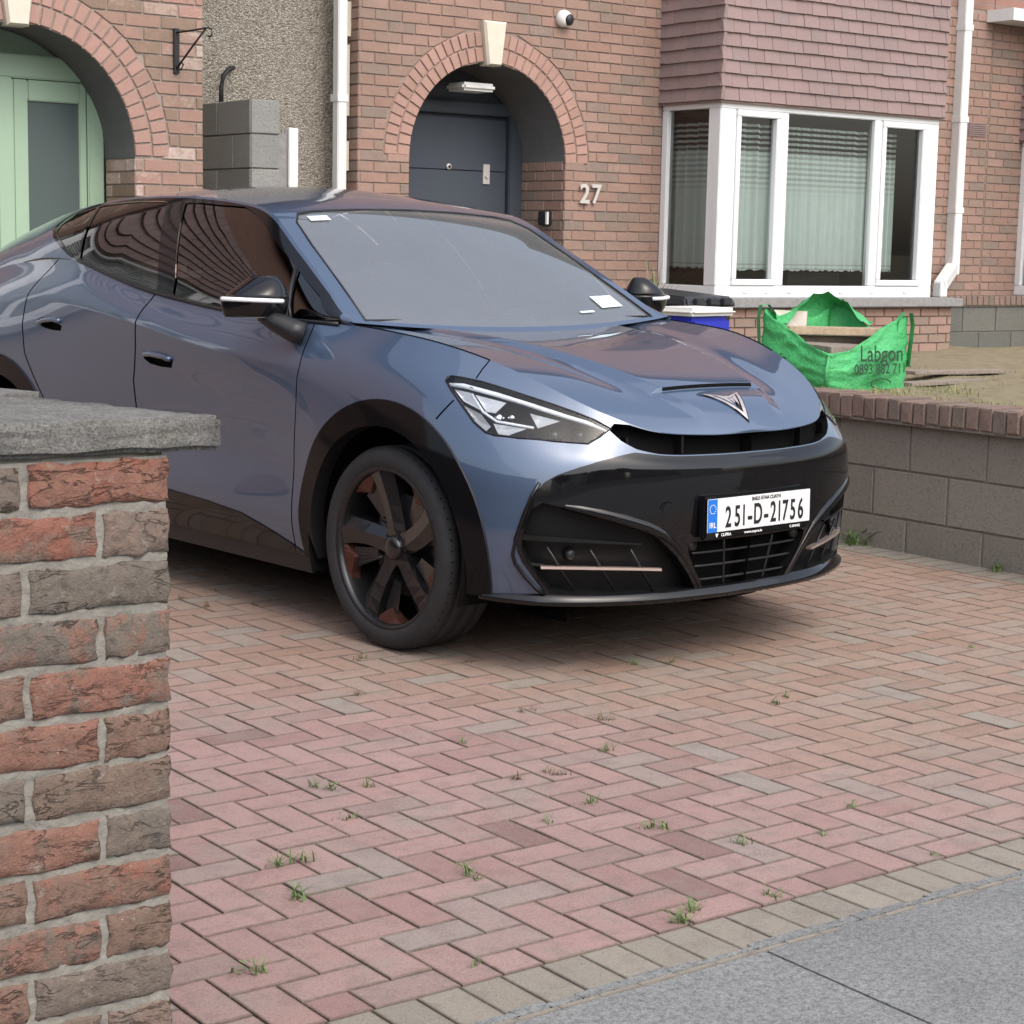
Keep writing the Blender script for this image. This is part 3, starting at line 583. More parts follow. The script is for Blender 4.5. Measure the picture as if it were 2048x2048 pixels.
# ---------------------------------------------------------------- house to the left with the green door
YL, CL, ZL, RL = 10.30, 4.16, 1.845, 0.718
h25 = wthing('house', 'multi coloured brick house with sage green glazed door under an arch', 'house', (5.315, YL, 0))
LF = Frame((0, YL, 0), (1, 0, 0), (0, -1, 0)); kz = (-.11, .11, ZL+RL-.03, 2.86)
mb = MB(); wall_sheet(mb, LF, -4.5, 5.315, 0, 3.55, lambda z: arch_holes(CL, ZL, RL)(z) + ([(.62, 3.02)] if .9 < z < 2.6 else [])); mb.quad((5.31, YL+.006, 0), (5.31, 12.5, 0), (5.31, 12.5, 3.55), (5.31, YL+.006, 3.55)); mb.build('wall', 'mortar', h25)
fw = MB(); fw.box(-4.5, .6, YL-.012, YL-.001, 0, 3.55); fw.box(3.04, 3.285, YL-.012, YL-.001, 0, 3.55); fw.box(.6, 3.04, YL-.012, YL-.001, 3.5, 3.6); fw.build('plain_brickwork', 'brickfar', h25)
up = MB(); up.box(-4.5, 5.315, YL, 19, 3.55, 6.1); up.build('upper_wall', 'brickfar', h25)
rf = MB(); rf.add([(-4.7, YL-.45, 6.0), (6.9, YL-.45, 6.0), (6.9, 15.4, 8.6), (-4.7, 15.4, 8.6), (-4.7, 19.5, 6.0), (6.9, 19.5, 6.0)], [(0, 1, 2, 3), (3, 2, 5, 4), (0, 3, 4)]); rf.build('roof', 'rooftile', h25)
bk = Pieces('brick', 'brick25', h25, 220); lay(bk, LF, 3.3, 5.315, 0.72, 3.495, ring_holes(CL, ZL, RL, RL+.219, kz), phase=.06)
JL = Frame((CL+RL, YL, 0), (0, 1, 0), (-1, 0, 0)); lay(bk, JL, 0.0, .40, 0.72, ZL+.01, phase=.1); bk.flush()
jm = MB(); jm.quad((CL+RL+.005, YL, 0), (CL+RL+.005, 10.72, 0), (CL+RL+.005, 10.72, ZL), (CL+RL+.005, YL, ZL)); jm.build('porch_jamb', 'mortar', h25)
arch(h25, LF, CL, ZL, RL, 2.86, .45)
YG = 10.71; gd = MB(); gd.box(3.3, 4.87, YG+.075, YG+.12, .2, 2.75); gd.build('porch_back', 'greendoor', h25)
gd = MB(); gd.box(4.765, 4.868, YG, YG+.07, .3, 2.42); gd.box(3.45, 4.764, YG, YG+.07, 2.285, 2.42); gd.box(4.20, 4.30, YG-.01, YG+.07, .3, 2.2845); gfo = gd.build('door_frame', 'greendoor', h25, bevel=.008)
gd = MB(); gd.box(4.305, 4.395, YG+.008, YG+.06, .32, 2.28); gd.box(4.715, 4.76, YG+.008, YG+.06, .32, 2.28); gd.box(4.3955, 4.7145, YG+.008, YG+.06, 2.16, 2.28); gd.box(4.3955, 4.7145, YG+.008, YG+.06, .32, .6); gdo = gd.build('door', 'greendoor', h25, bevel=.006)
mk('pane', [(4.39, YG+.03, .59), (4.72, YG+.03, .59), (4.72, YG+.03, 2.17), (4.39, YG+.03, 2.17)], [(0, 1, 2, 3)], 'frosted', gdo)
gd = MB(); gd.box(3.5, 4.195, YG+.012, YG+.06, .32, 2.28); gd.build('side_panel', 'greendoor', h25)
bay(h25, .62, 3.02, YL-.68, YL, 1.005, 2.60, 3.65, 'brick25', real=False)
bs = MB()
for k in range(38): bs.box(.8, 2.9, YL-.55, YL-.53, 1.12+k*.038, 1.145+k*.038)
stuff(bs.build('window_blind', 'lampwhite', h25))
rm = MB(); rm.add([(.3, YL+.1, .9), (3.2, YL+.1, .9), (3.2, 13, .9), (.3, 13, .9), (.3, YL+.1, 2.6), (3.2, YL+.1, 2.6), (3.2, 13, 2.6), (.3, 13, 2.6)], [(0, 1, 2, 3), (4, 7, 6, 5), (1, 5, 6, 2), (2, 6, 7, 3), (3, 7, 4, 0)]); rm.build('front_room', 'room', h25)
# pebbledashed set back wall between the two houses
YPB = 11.74
mk('side_wall', [(5.30, YPB, 0), (7.13, YPB, 0), (7.13, YPB, 3.6), (5.30, YPB, 3.6)], [(0, 1, 2, 3)], 'pebble', h25)
eg = MB(); z = 1.2
while z < 3.6:
    L = random.uniform(.15, .5); wd = random.uniform(.02, .05); eg.box(7.085, 7.085+wd, YPB-.19, YPB-.03, z, z+L); z += L+random.uniform(.03, .2)
eg.build('rough_render_edge', 'stone', h25)
downpipe(h25, 7.035, 11.56, 0.2, 3.9, .075)
br = thing('wall_bracket', 'black iron hanging basket bracket on the brick corner by the pebbledash', 'bracket', (5.137, YL-.004, 2.34))
m = MB(); m.box(-.018, .018, -.018, 0, 0, .26); m.build('back_plate', 'iron', br, bevel=.003)
m = MB(); m.tube([(0, -.015, .235), (.03, -.18, .24), (.05, -.32, .245)], .006, 8); m.tube([(0, -.015, .03), (.03, -.16, .15), (.048, -.29, .242)], .006, 8); m.build('arm', 'iron', br, True)
m = MB(); m.tube([(.05, -.32, .245), (.056, -.345, .235), (.056, -.35, .205), (.05, -.335, .19), (.046, -.32, .20)], .005, 8); m.tube([(.0, -.02, .03), (.01, -.05, .02), (.02, -.06, .05), (.012, -.04, .07)], .005, 8); m.build('scroll_hook', 'iron', br, True)
# concrete block pier with a cable, and the white side gate
pr = wthing('block_pier', 'grey concrete block pier standing in front of the pebbledash wall', 'pier', (6.07, 11.2, 0))
pb = Pieces('block', 'blockgrey', pr, 40); fa = Frame((5.97, 10.90, 0), (1, 0, 0), (0, -1, 0)); fb = Frame((5.97, 11.58, 0), (0, -1, 0), (-1, 0, 0))
for r in range(10):
    z = .08+r*.22
    pb.add(fa, [(0, z), (.205, z), (.205, z+.212), (0, z+.212)], front=.005, back=-.03); c = .23 if r % 2 else .45
    pb.add(fb, [(0, z), (c-.008, z), (c-.008, z+.212), (0, z+.212)], front=.005, back=-.03); pb.add(fb, [(c, z), (.676, z), (.676, z+.212), (c, z+.212)], front=.005, back=-.03)
pb.flush(); m = MB(); m.box(5.978, 6.171, 10.908, 11.58, 0, 2.27); m.build('pier_core', 'mortarblock', pr)
m = MB(); m.tube([(6.125, 11.60, 2.25), (6.125, 11.60, 2.40), (6.14, 11.60, 2.47), (6.19, 11.61, 2.52), (6.25, 11.66, 2.535), (6.27, 11.76, 2.53)], .016, 10); tag(m.build('cable', 'iron', None, True), 'black cable bending out of the pebbledash wall above the block pier', 'cable')
sg = thing('side_gate', 'pale grey side gate panel between the block pier and the pipe', 'gate', (6.5, 11.45, 0))
m = MB(); m.box(-.16, .04, -.02, .02, .05, 2.10); m.build('gate_leaf', 'sill', sg, bevel=.004); m = MB(); m.box(.042, .115, -.04, .04, .0, 2.14); m.build('gate_post', 'pipe', sg, bevel=.004)
from mathutils import noise as MN
# ================================================================== garden wall and raised bed
gw = wthing('garden_wall', 'brown concrete block retaining wall topped with bricks on edge beside the driveway', 'wall', (6.8, 5.5, 0))
GF = Frame((6.67, 11.2, 0), (0, -1, 0), (-1, 0, 0)); LG = 8.55
m = MB(); m.box(6.678, 6.88, 2.65, 11.2, -.03, .60); m.build('wall_core', 'mortarblock', gw)
gp = Pieces('block', 'block', gw, 90)
for r, (za, zb) in enumerate(((-.02, .148), (.158, .374), (.384, .60))):
    s = -(.215 if r % 2 else 0)-.06
    while s < LG:
        a, b = max(s, 0), min(s+.44, LG)
        if b-a > .04: gp.add(GF, [(a, za), (b, za), (b, zb), (a, zb)], front=.003, mid=-.002, back=-.012, ch=.004, jit=.001)
        s += .45
gp.flush()
cb = Pieces('coping_brick', 'copebrick', gw, 110)
CF = Frame((6.615, 11.2, 0), (0, -1, 0), (-1, 0, 0)); s = 0.0
while s < LG:
    dz = random.uniform(-.006, .006); cb.add(CF, [(s, .612+dz), (s+.066, .612+dz), (s+.066, .714+dz), (s, .714+dz)], front=.006+random.uniform(-.004, .004), mid=0.0, back=-.21, ch=.006, jit=.003); s += .076
cb.flush()
m = MB(); m.box(6.625, 6.82, 2.66, 11.2, .60, .700); m.build('coping_mortar', 'mortarblock', gw)
bv, bf = [], []; NX, NY = 40, 44
for j in range(NY+1):
    for i in range(NX+1):
        x, y = 6.81+i*(13.2/NX), 2.7+j*(8.4/NY)
        z = .66-.10*min(1, max(0, (x-7.0)/.9))+.02*math.sin(x*3.1+y*1.7)+.012*math.sin(x*9+y*7)
        bv.append((x, y, z if i else .66))
for j in range(NY):
    for i in range(NX): a = j*(NX+1)+i; bf.append((a, a+1, a+NX+2, a+NX+1))
struct(mk('garden_bed', bv, bf, 'soil', None, True))
def bedz(x, y): return .66-.10*min(1, max(0, (x-7.0)/.9))+.02*math.sin(x*3.1+y*1.7)+.012*math.sin(x*9+y*7)
def m_grass(name, ca, cb):
    b = NB(name); return b.set(Base_Color=b.mix(b.rnd(), ca, cb), Roughness=0.7).m
MAT['grass'] = m_grass('dry_grass', (0.15, 0.17, 0.05, 1), (0.32, 0.30, 0.13, 1)); MAT['weed'] = m_grass('weed_green', (0.07, 0.13, 0.035, 1), (0.17, 0.24, 0.08, 1)); MAT['weedbrown'] = m_grass('weed_brown', (0.13, 0.11, 0.06, 1), (0.2, 0.15, 0.09, 1))
def blade(mb, p, L, ang, lean, wd, seg=3):
    p = Vector(p); d = Vector((math.cos(ang), math.sin(ang), 0)); sd = Vector((-d.y, d.x, 0)); v = []; f = []
    for k in range(seg+1):
        t = k/seg; c = p + d*(L*lean*t*t) + Vector((0, 0, L*t*(1-.35*lean*t))); ww = wd*(1-t)**.7*.5
        v += [c-sd*ww, c+sd*ww]
    for k in range(seg): f.append((2*k, 2*k+1, 2*k+3, 2*k+2))
    mb.add(v, f)
g = MB()
for k in range(16000):
    x, y = 6.84+abs(random.gauss(0, 1.5)), random.uniform(3.6, 10.0)
    if MN.noise(Vector((x*1.3, y*1.3, 0))) < -.12: continue
    if x > 11: continue
    blade(g, (x, y, bedz(x, y)-.01), random.uniform(.02, .06), random.uniform(0, 6.28), random.uniform(.4, 1.2), .006, 2)
gs = stuff(g.build('grass', 'grass')); tag(gs, 'short dry grass covering the raised garden behind the wall', 'grass')
# low boundary wall of dark blocks with a brick cap, under the right hand house
bw = wthing('boundary_wall', 'low dark block wall with soldier brick cap beside the bay base', 'wall', (14, 11.1, 0))
BF = Frame((12.78, 11.10, 0), (1, 0, 0), (0, -1, 0)); m = MB(); m.box(12.785, 20, 11.108, 11.44, .2, .915); m.build('wall_core', 'mortarblock', bw)
bp = Pieces('block', 'blockdark', bw, 60)
for r in range(4):
    s = -(.22 if r % 2 else 0); za = .918-(r+1)*.225
    while s < 7.2:
        a, b = max(s, 0), s+.44; bp.add(BF, [(a, za), (b, za), (b, za+.215), (a, za+.215)], front=.003, back=-.02, jit=.001); s += .45
bp.flush(); cp = Pieces('cap_brick', 'copebrick', bw, 80); s = 0.0
CF2 = Frame((12.78, 11.075, 0), (1, 0, 0), (0, -1, 0))
while s < 7.2: cp.add(CF2, [(s, .925), (s+.066, .925), (s+.066, 1.005), (s, 1.005)], front=.004, back=-.3, jit=.002); s += .076
cp.flush(); m = MB(); m.box(12.785, 20, 11.085, 11.44, .915, .998); m.build('cap_mortar', 'mortarblock', bw)
# ================================================================== gate pier in the foreground
MAT['wallside'] = m_brickwall('brick_boundary', (0.14, 0.085, 0.065, 1), (0.10, 0.075, 0.06, 1), (0.13, 0.12, 0.105, 1))
gpier = wthing('gate_pier', 'weathered red brick gate pier with a rough concrete coping slab', 'pier', (.95, 2.75, 0))
YP = 2.50; XP = 1.232
m = MB(); m.box(.50, XP-.006, YP+.007, YP+.36, -.05, 1.086); m.build('pier_core', 'mortarpier', gpier)
mv, mf = [], []; NXm, NZm = 150, 260
for j in range(NZm+1):
    for i in range(NXm+1):
        x, z = .50+(XP-.003-.50)*i/NXm, -.05+1.13*j/NZm; q = Vector((x, 0, z)); mv.append((x+(MN.noise(q*60)*.003 if i == NXm else 0), YP+.0012+MN.noise(q*45)*.0026+MN.noise(q*120)*.0016, z))
mf = [(j*(NXm+1)+i, j*(NXm+1)+i+1, (j+1)*(NXm+1)+i+1, (j+1)*(NXm+1)+i) for j in range(NZm) for i in range(NXm)]
mk('mortar_face', mv, mf, 'mortarpier', gpier, True)
def rough_brick(a0, a1, z0, z1, nx=14, nz=6, d=.0035, seed=0):
    """front slab with crumbled arrises, in (s, -d, z) about its centre"""
    r = random.Random(seed); cs, cz = (a0+a1)/2, (z0+z1)/2; v = []; f = []
    ph = [r.uniform(0, 6.28) for _ in range(8)]
    for j in range(nz+1):
        for i in range(nx+1):
            u = (0, .012)[i] if i < 2 else ((.988, 1)[i-nx+1] if i > nx-2 else .012+.976*(i-1)/(nx-2)); w = (0, .04)[j] if j < 2 else ((.96, 1)[j-nz+1] if j > nz-2 else .04+.92*(j-1)/(nz-2)); e = min(u, 1-u)*(a1-a0), min(w, 1-w)*(z1-z0); edge = min(e)
            wob = .0022*math.sin(u*9+ph[0]+w*2)+.0014*math.sin(u*23+ph[1])+r.uniform(-.0016, .0016)
            x = a0+(a1-a0)*u-cs; z = z0+(z1-z0)*w-cz
            if j in (0, nz): z += wob*(1 if j else -1)*.9
            if i in (0, nx): x += (.0025*math.sin(w*7+ph[2])+r.uniform(-.0015, .0015))
            dd = d*(1-.8*max(0, 1-edge/.004))+.0011*math.sin(u*13+w*5+ph[3])+.0008*math.sin(w*17+u*7+ph[4])+r.uniform(-.0011, .0011)
            v.append((x, dd, z))
    W = nx+1
    for j in range(nz):
        for i in range(nx): a = j*W+i; f.append((a, a+W, a+W+1, a+1))
    ring = [i for i in range(W)]+[j*W+nx for j in range(1, nz+1)]+[nz*W+i for i in range(nx-1, -1, -1)]+[j*W for j in range(nz-1, 0, -1)]
    n0 = len(v)
    for k in ring: v.append((v[k][0], -.012, v[k][2]))
    for k in range(len(ring)): k2 = (k+1) % len(ring); f.append((ring[k], ring[k2], n0+k2, n0+k))
    return v, f, cs, cz
FP = Frame((0, YP, 0), (1, 0, 0), (0, -1, 0)); FS = Frame((XP, YP, 0), (0, 1, 0), (1, 0, 0)); HC = .0755; nb = 0
for r in range(14):
    zt = 1.076-r*HC; zb = zt-HC+.013; nb += 1
    # alternate header / stretcher at the corner
    xs = [(XP-.215, XP), (XP-.215-.235+.012, XP-.215-.013)] if r % 2 == 0 else [(XP-.102, XP), (XP-.102-.013-.215, XP-.102-.013), (XP-.56, XP-.343)]
    if r % 2 == 0: xs.append((XP-.66, XP-.452))
    for k, (a, b) in enumerate(xs):
        v, f, cs, cz = rough_brick(a, b, zb+random.uniform(-.002, .002), zt+random.uniform(-.002, .002), seed=r*10+k); o = mk('brick', v, f, 'brickpier', gpier, True); o.matrix_basis = FP.mat(cs, cz)
    side = [(0.012, .102)] if r % 2 == 0 else [(.012, .215)]
    side.append((side[0][1]+.013, .345))
    for k, (a, b) in enumerate(side):
        v, f, cs, cz = rough_brick(a, b, zb, zt, 5, 3, .006, seed=500+r*10+k); f = [q[::-1] for q in f]; o = mk('brick', v, f, 'brickpier', gpier, True); o.matrix_basis = FS.mat(cs, cz)
# coping slab: a displaced, chipped concrete cap, its inner edge running back at an angle
cz0, cz1 = 1.086, 1.136; P0 = (1.318, 2.488)
def cop():
    bm = bmesh.new(); dirb = Vector((-.30, .95)).normalized()
    c = [(P0[0], P0[1]), (P0[0]+dirb.x*.47, P0[1]+dirb.y*.47), (.2, P0[1]+dirb.y*.47+.01), (.2, P0[1])]
    vs_ = [bm.verts.new((x, y, z)) for z in (cz0, cz1) for x, y in c]
    for q in ((0, 3, 2, 1), (4, 5, 6, 7), (0, 1, 5, 4), (1, 2, 6, 5), (2, 3, 7, 6), (3, 0, 4, 7)): bm.faces.new([vs_[k] for k in q])
    bmesh.ops.bevel(bm, geom=list(bm.edges), offset=.007, segments=2, affect='EDGES')
    bmesh.ops.subdivide_edges(bm, edges=[e for e in bm.edges if e.calc_length() > .03], cuts=22, use_grid_fill=True)
    r = random.Random(3)
    from mathutils import noise as mn
    for v in bm.verts:
        n_ = mn.noise(v.co*38)*.0035+mn.noise(v.co*90)*.002; v.co += Vector((n_, mn.noise(v.co*41+Vector((5, 1, 2)))*.003+n_, mn.noise(v.co*36+Vector((9, 3, 1)))*.003+n_))
    bmesh.ops.recalc_face_normals(bm, faces=bm.faces); me = bpy.data.meshes.new('coping'); bm.to_mesh(me); bm.free(); me.polygons.foreach_set('use_smooth', [True]*len(me.polygons)); return me
link('coping', cop(), 'coping', gpier)
lw = wthing('boundary_wall', 'low dark brick boundary wall running back from the weathered gate pier', 'wall', (.6, 5.5, 0))
dB = Vector((-.30, .95, 0)).normalized(); nB = Vector((.95, .30, 0)).normalized(); sB = Vector((1.22, 2.90, 0))
def slabB(a, b, n0, n1, z0, z1, nm, mt):
    m = MB(); P = [sB+dB*t+nB*k for k in (n0, n1) for t in (a, b)]; P = [P[0], P[1], P[3], P[2]]
    m.add([(p.x, p.y, z) for z in (z0, z1) for p in P], [(0, 1, 2, 3), (4, 7, 6, 5), (0, 4, 5, 1), (1, 5, 6, 2), (2, 6, 7, 3), (3, 7, 4, 0)]); o = m.build(nm, mt, lw); bm = bmesh.new(); bm.from_mesh(o.data); bmesh.ops.recalc_face_normals(bm, faces=bm.faces); bm.to_mesh(o.data); bm.free()
slabB(.05, 7.4, -.22, -.01, -.05, 1.084, 'wall_body', 'wallside')
for k in range(12): slabB(.10+k*.61, .10+k*.61+.60, -.30, .06, 1.0855, 1.134, 'coping_slab', 'coping')
# ================================================================== things in the garden
def m_bag():
    b = NB('green_woven_plastic'); c = b.mix(b.noise(9, 4), (0.04, 0.36, 0.10, 1), (0.09, 0.50, 0.18, 1)); wv = b.math('ADD', b.math('SINE', b.math('MULTIPLY', b.xyz()[2], 900.0)), b.noise(40, 4))
    b.set(Base_Color=c, Roughness=0.42, Specular_IOR_Level=0.5); b.b.inputs['Transmission Weight'].default_value = 0.0
    try: b.b.inputs['Subsurface Weight'].default_value = 0.0
    except Exception: pass
    return b.bump(b.math('ADD', b.noise(26, 5, .6, dist=1.0), b.math('MULTIPLY', wv, .03)), 0.6, 0.03).m
MAT['bag'] = m_bag(); MAT['bagink'] = plain('dark_print', (0.012, 0.045, 0.02), 0.6)
MAT['timber'] = plain('weathered_timber', (0.42, 0.32, 0.22), 0.85, 0, 0.25, 30, 0.3, 90); MAT['timbergrey'] = plain('grey_timber', (0.24, 0.20, 0.165), 0.9, 0, 0.3, 25, 0.4, 90)
MAT['paper'] = plain('torn_paper', (0.72, 0.64, 0.58), 0.9, 0, 0.06, 30)
BX, BY, BR = 8.42, 8.05, math.radians(-4)
BZ = bedz(BX, BY)-.01
bag = thing('builders_bag', 'green woven builders bag slumped open and full of scrap timber', 'bag', (BX, BY, BZ), BR)
def bag_mesh():
    # four slack woven walls; rim high at the outer corners, slumped at the corner towards the street
    from mathutils import noise as mn
    v = []; f = []; W = .335; N = 120; Hn = 26
    def outline(t):
        a = t*2*math.pi; c, s = math.cos(a), math.sin(a); k = (abs(c)**9+abs(s)**9)**(-1/9); return W*c*k, W*.95*s*k
    RIM = [(-180, .33), (-158, .27), (-135, .215), (-118, .235), (-90, .31), (-62, .40), (-45, .44), (-30, .39), (0, .33), (25, .41), (45, .50), (65, .42), (90, .38), (115, .40), (135, .46), (150, .40), (180, .33)]
    for j in range(Hn+1):
        w_ = j/Hn
        for i in range(N):
            t = i/N; x, y = outline(t); a = math.degrees(math.atan2(y, x)); cor = abs(math.sin(math.radians(2*a)))**6
            top = float(np.interp(a, [p[0] for p in RIM], [p[1] for p in RIM]))
            bul = 1+.09*math.sin(min(1, w_*1.05)*math.pi)*(1-.75*cor)-.03*w_*(1-cor)
            n_ = mn.noise(Vector((x*5, y*5, w_*5)))*.045*(1-.6*cor)+mn.noise(Vector((x*15, y*15, w_*13)))*.016
            fold = .012*math.sin(w_*26+5*math.sin(math.radians(a)*3)+4*n_*20)*(1-.5*cor)
            q = bul+n_+fold; z = top*w_; v.append((x*q, y*q, z+n_*.25*w_))
    for j in range(Hn):
        for i in range(N): a, b = j*N+i, j*N+(i+1) % N; f.append((a, b, b+N, a+N))
    base = len(v)
    for j in range(7):
        for i in range(N):
            x, y, z = v[Hn*N+i]; q = .972-.012*j; v.append((x*q, y*q, z-.002-.03*j))
    for i in range(N): a, b = Hn*N+i, Hn*N+(i+1) % N; f.append((a, b, base+(i+1) % N, base+i))
    for j in range(6):
        for i in range(N): a, b = base+j*N+i, base+j*N+(i+1) % N; f.append((a, b, b+N, a+N))
    return v, f
o = mk('bag_body', *bag_mesh(), 'bag', bag, True)
# webbing loops at the corners and a flap standing up at the far corner
for sx, sy, zt, k in ((1, 1, .48, 1.2), (-1, 1, .45, 1.0), (1, -1, .43, .8)):
    m = MB(); cx, cy = sx*.325, sy*.305
    pts = [(cx, cy, zt-.30), (cx*1.04, cy*1.04, zt-.05), (cx*1.02, cy*1.0, zt+.03*k), (cx-.05*sx, cy*.99, zt+.035*k), (cx-.10*sx, cy*.98, zt-.02), (cx-.12*sx, cy*.97, zt-.2)]
    for a, b in zip(pts, pts[1:]): n_ = Vector((.012, .03, 0)); m.add([Vector(a)-n_, Vector(a)+n_, Vector(b)+n_, Vector(b)-n_], [(0, 1, 2, 3)])
    m.build('lifting_loop', 'bag', bag, True)
m = MB(); m.tube([(-.332, -.315, .02), (-.345, -.325, .12), (-.325, -.31, .21)], [.012, .014, .010], 8); m.build('corner_seam', 'bag', bag, True)
m = MB(); pts = []
for j in range(9):
    for i in range(15):
        a = math.radians(8+i*8.5); t = j/8; r = 1.0+.06*math.sin(t*3.14); x = .345*math.cos(a)*(abs(math.cos(a))**5+abs(math.sin(a))**5)**-.2*r; y = .325*math.sin(a)*(abs(math.cos(a))**5+abs(math.sin(a))**5)**-.2*r
        s_ = math.sin(i/14*math.pi); pts.append((x*(1-.3*t*t), y*(1-.28*t*t), .38+.19*t*s_*(1.3-.35*t)+.012*math.sin(i*2.1+j)))
m.add(pts, [(j*15+i, j*15+i+1, (j+1)*15+i+1, (j+1)*15+i) for j in range(8) for i in range(14)]); m.build('bag_flap', 'bag', bag, True)
for ch_, size, P, ang in (('Labgon', .135, (.05, -.365, .215), 0), ('0893 882 711', .084, (.04, -.371, .125), 0), ('ie', .11, (-.378, .03, .165), -math.pi/2)):
    me = text_mesh(ch_, size, .0, 'CENTER', .9, .001); n0 = len(me.vertices); o = link('printed_lettering', me, 'bagink', bag)
    o.matrix_basis = Matrix.Translation(P) @ Matrix.Rotation(ang, 4, 'Z') @ Matrix.Rotation(math.pi/2-.06, 4, 'X')
m = MB(); m.tube([(.05+.08*math.cos(t/20*6.28), -.368, .04+.03*math.sin(t/20*6.28)) for t in range(15)], .004, 5); m.build('printed_mark', 'bagink', bag)
def board(name, label, loc, rz, tilt, dims, mat, cat='plank', group=None):
    m = MB(); a, b, c = dims; m.box(-a/2, a/2, -b/2, b/2, 0, c); o = m.build(name, mat, None, bevel=.003); o.location = loc; o.rotation_euler = (tilt, tilt*.6, rz); return tag(o, label, cat, group)
bc = lambda x, y, z: tuple(Matrix.Translation((BX, BY, BZ)) @ Matrix.Rotation(BR, 4, 'Z') @ Vector((x, y, z)))
board('timber_plank', 'thick pale timber plank lying across the top of the green bag', bc(.05, .05, .31), BR-.5, .01, (.60, .14, .045), 'timber')
board('timber_plank', 'thin plank just under the thick pale plank inside the green bag', bc(.05, .16, .26), BR-.42, .01, (.60, .16, .04), 'timbergrey')
board('timber_offcut', 'dark offcuts filling the green bag below its planks', bc(.0, -.02, .16), BR, .03, (.56, .52, .10), 'timbergrey', 'offcut')
m = MB(); m.add([(-.095, 0, 0), (.09, .01, -.004), (.095, .006, .115), (-.11, -.004, .12), (0, .012, .06)], [(0, 1, 4), (1, 2, 4), (2, 3, 4), (3, 0, 4)]); o = m.build('paper_scrap', 'paper', None); o.location = bc(-.10, .28, .33); o.rotation_euler = (-.1, 0, BR-.6); tag(o, 'torn white paper scrap standing up in the green bag', 'paper')
for i, (x, y, L, rz, c, lb) in enumerate(((9.55, 8.1, 1.1, .25, 'timbergrey', 'long grey board lying on the raised garden beside the green bag'), (9.9, 8.35, .9, .05, 'timbergrey', 'weathered board lying behind the long grey board in the garden'), (9.2, 8.55, .7, -.2, 'timber', 'short pale batten lying between the green bag and white plinth'))):
    board('timber_board', lb, (x, y, bedz(x, y)+.012), BR+rz, .02, (L, .12, .022), c)
m = MB()
for k in range(8): a = k*.78; m.add([(0, 0, .02), (.10*math.cos(a), .07*math.sin(a), .0), (.10*math.cos(a+.78), .07*math.sin(a+.78), .0)], [(0, 1, 2)])
# wheelie bin, tub and spiky plant behind the car
bn = thing('wheelie_bin', 'black wheelie bin standing against the wall left of the bay', 'bin', (9.05, 10.25, 0), math.radians(8))
m = MB(); m.add([(-.21, -.22, .04), (.21, -.22, .04), (.21, .24, .04), (-.21, .24, .04), (-.27, -.33, .97), (.27, -.33, .97), (.27, .33, .97), (-.27, .33, .97)], [(0, 3, 2, 1), (0, 1, 5, 4), (1, 2, 6, 5), (2, 3, 7, 6), (3, 0, 4, 7), (4, 5, 6, 7)]); m.build('bin_body', 'blackplastic', bn, bevel=.012)
m = MB(); m.add([(-.285, -.37, .975), (.285, -.37, .975), (.285, .34, .985), (-.285, .34, .985), (-.26, -.33, 1.045), (.26, -.33, 1.045), (.26, .31, 1.085), (-.26, .31, 1.085)], [(0, 3, 2, 1), (0, 1, 5, 4), (1, 2, 6, 5), (2, 3, 7, 6), (3, 0, 4, 7), (4, 5, 6, 7)]); ld = m.build('bin_lid', 'blackplastic', bn, bevel=.015)
for x in (-.15, .0, .15): m = MB(); m.box(x-.05, x+.05, -.385, -.345, .985, 1.035); m.build('lid_grip', 'blackplastic', ld, bevel=.008)
m = MB(); m.tube([(-.26, .38, 1.0), (.26, .38, 1.0)], .018, 10); m.build('handle', 'blackplastic', bn, True)
for x in (-.25, .25): m = MB(); m.tube([(x-.03, .27, .1), (x+.03, .27, .1)], .1, 18); m.build('wheel', 'blackplastic', bn, True)
MAT['bluetub'] = plain('blue_plastic', (0.02, 0.03, 0.42), 0.4); 
tb = thing('storage_tub', 'blue plastic tub with a white lid in front of the black bin', 'tub', (8.62, 9.55, .0), math.radians(10))
m = MB(); m.box(-.22, .22, -.16, .16, .0, .93); m.build('tub_body', 'bluetub', tb, bevel=.03); m = MB(); m.box(-.245, .245, -.185, .185, .935, .99); m.build('tub_lid', 'lampwhite', tb, bevel=.024)
pl = thing('potted_plant', 'spiky leaved plant rising behind the black bin beside the bay', 'plant', (9.25, 10.72, 0))
m = MB(); m.tube([(0, 0, 0), (0, 0, .75)], [.13, .17], 20); m.build('pot', 'blackplastic', pl, True)
for k in range(22):
    m = MB(); blade(m, (random.uniform(-.05, .05), random.uniform(-.05, .05), .72), random.uniform(.45, .75), random.uniform(0, 6.28), random.uniform(.25, .8), .02, 6); m.build('leaf', 'weed' if k % 3 else 'grass', pl, True)
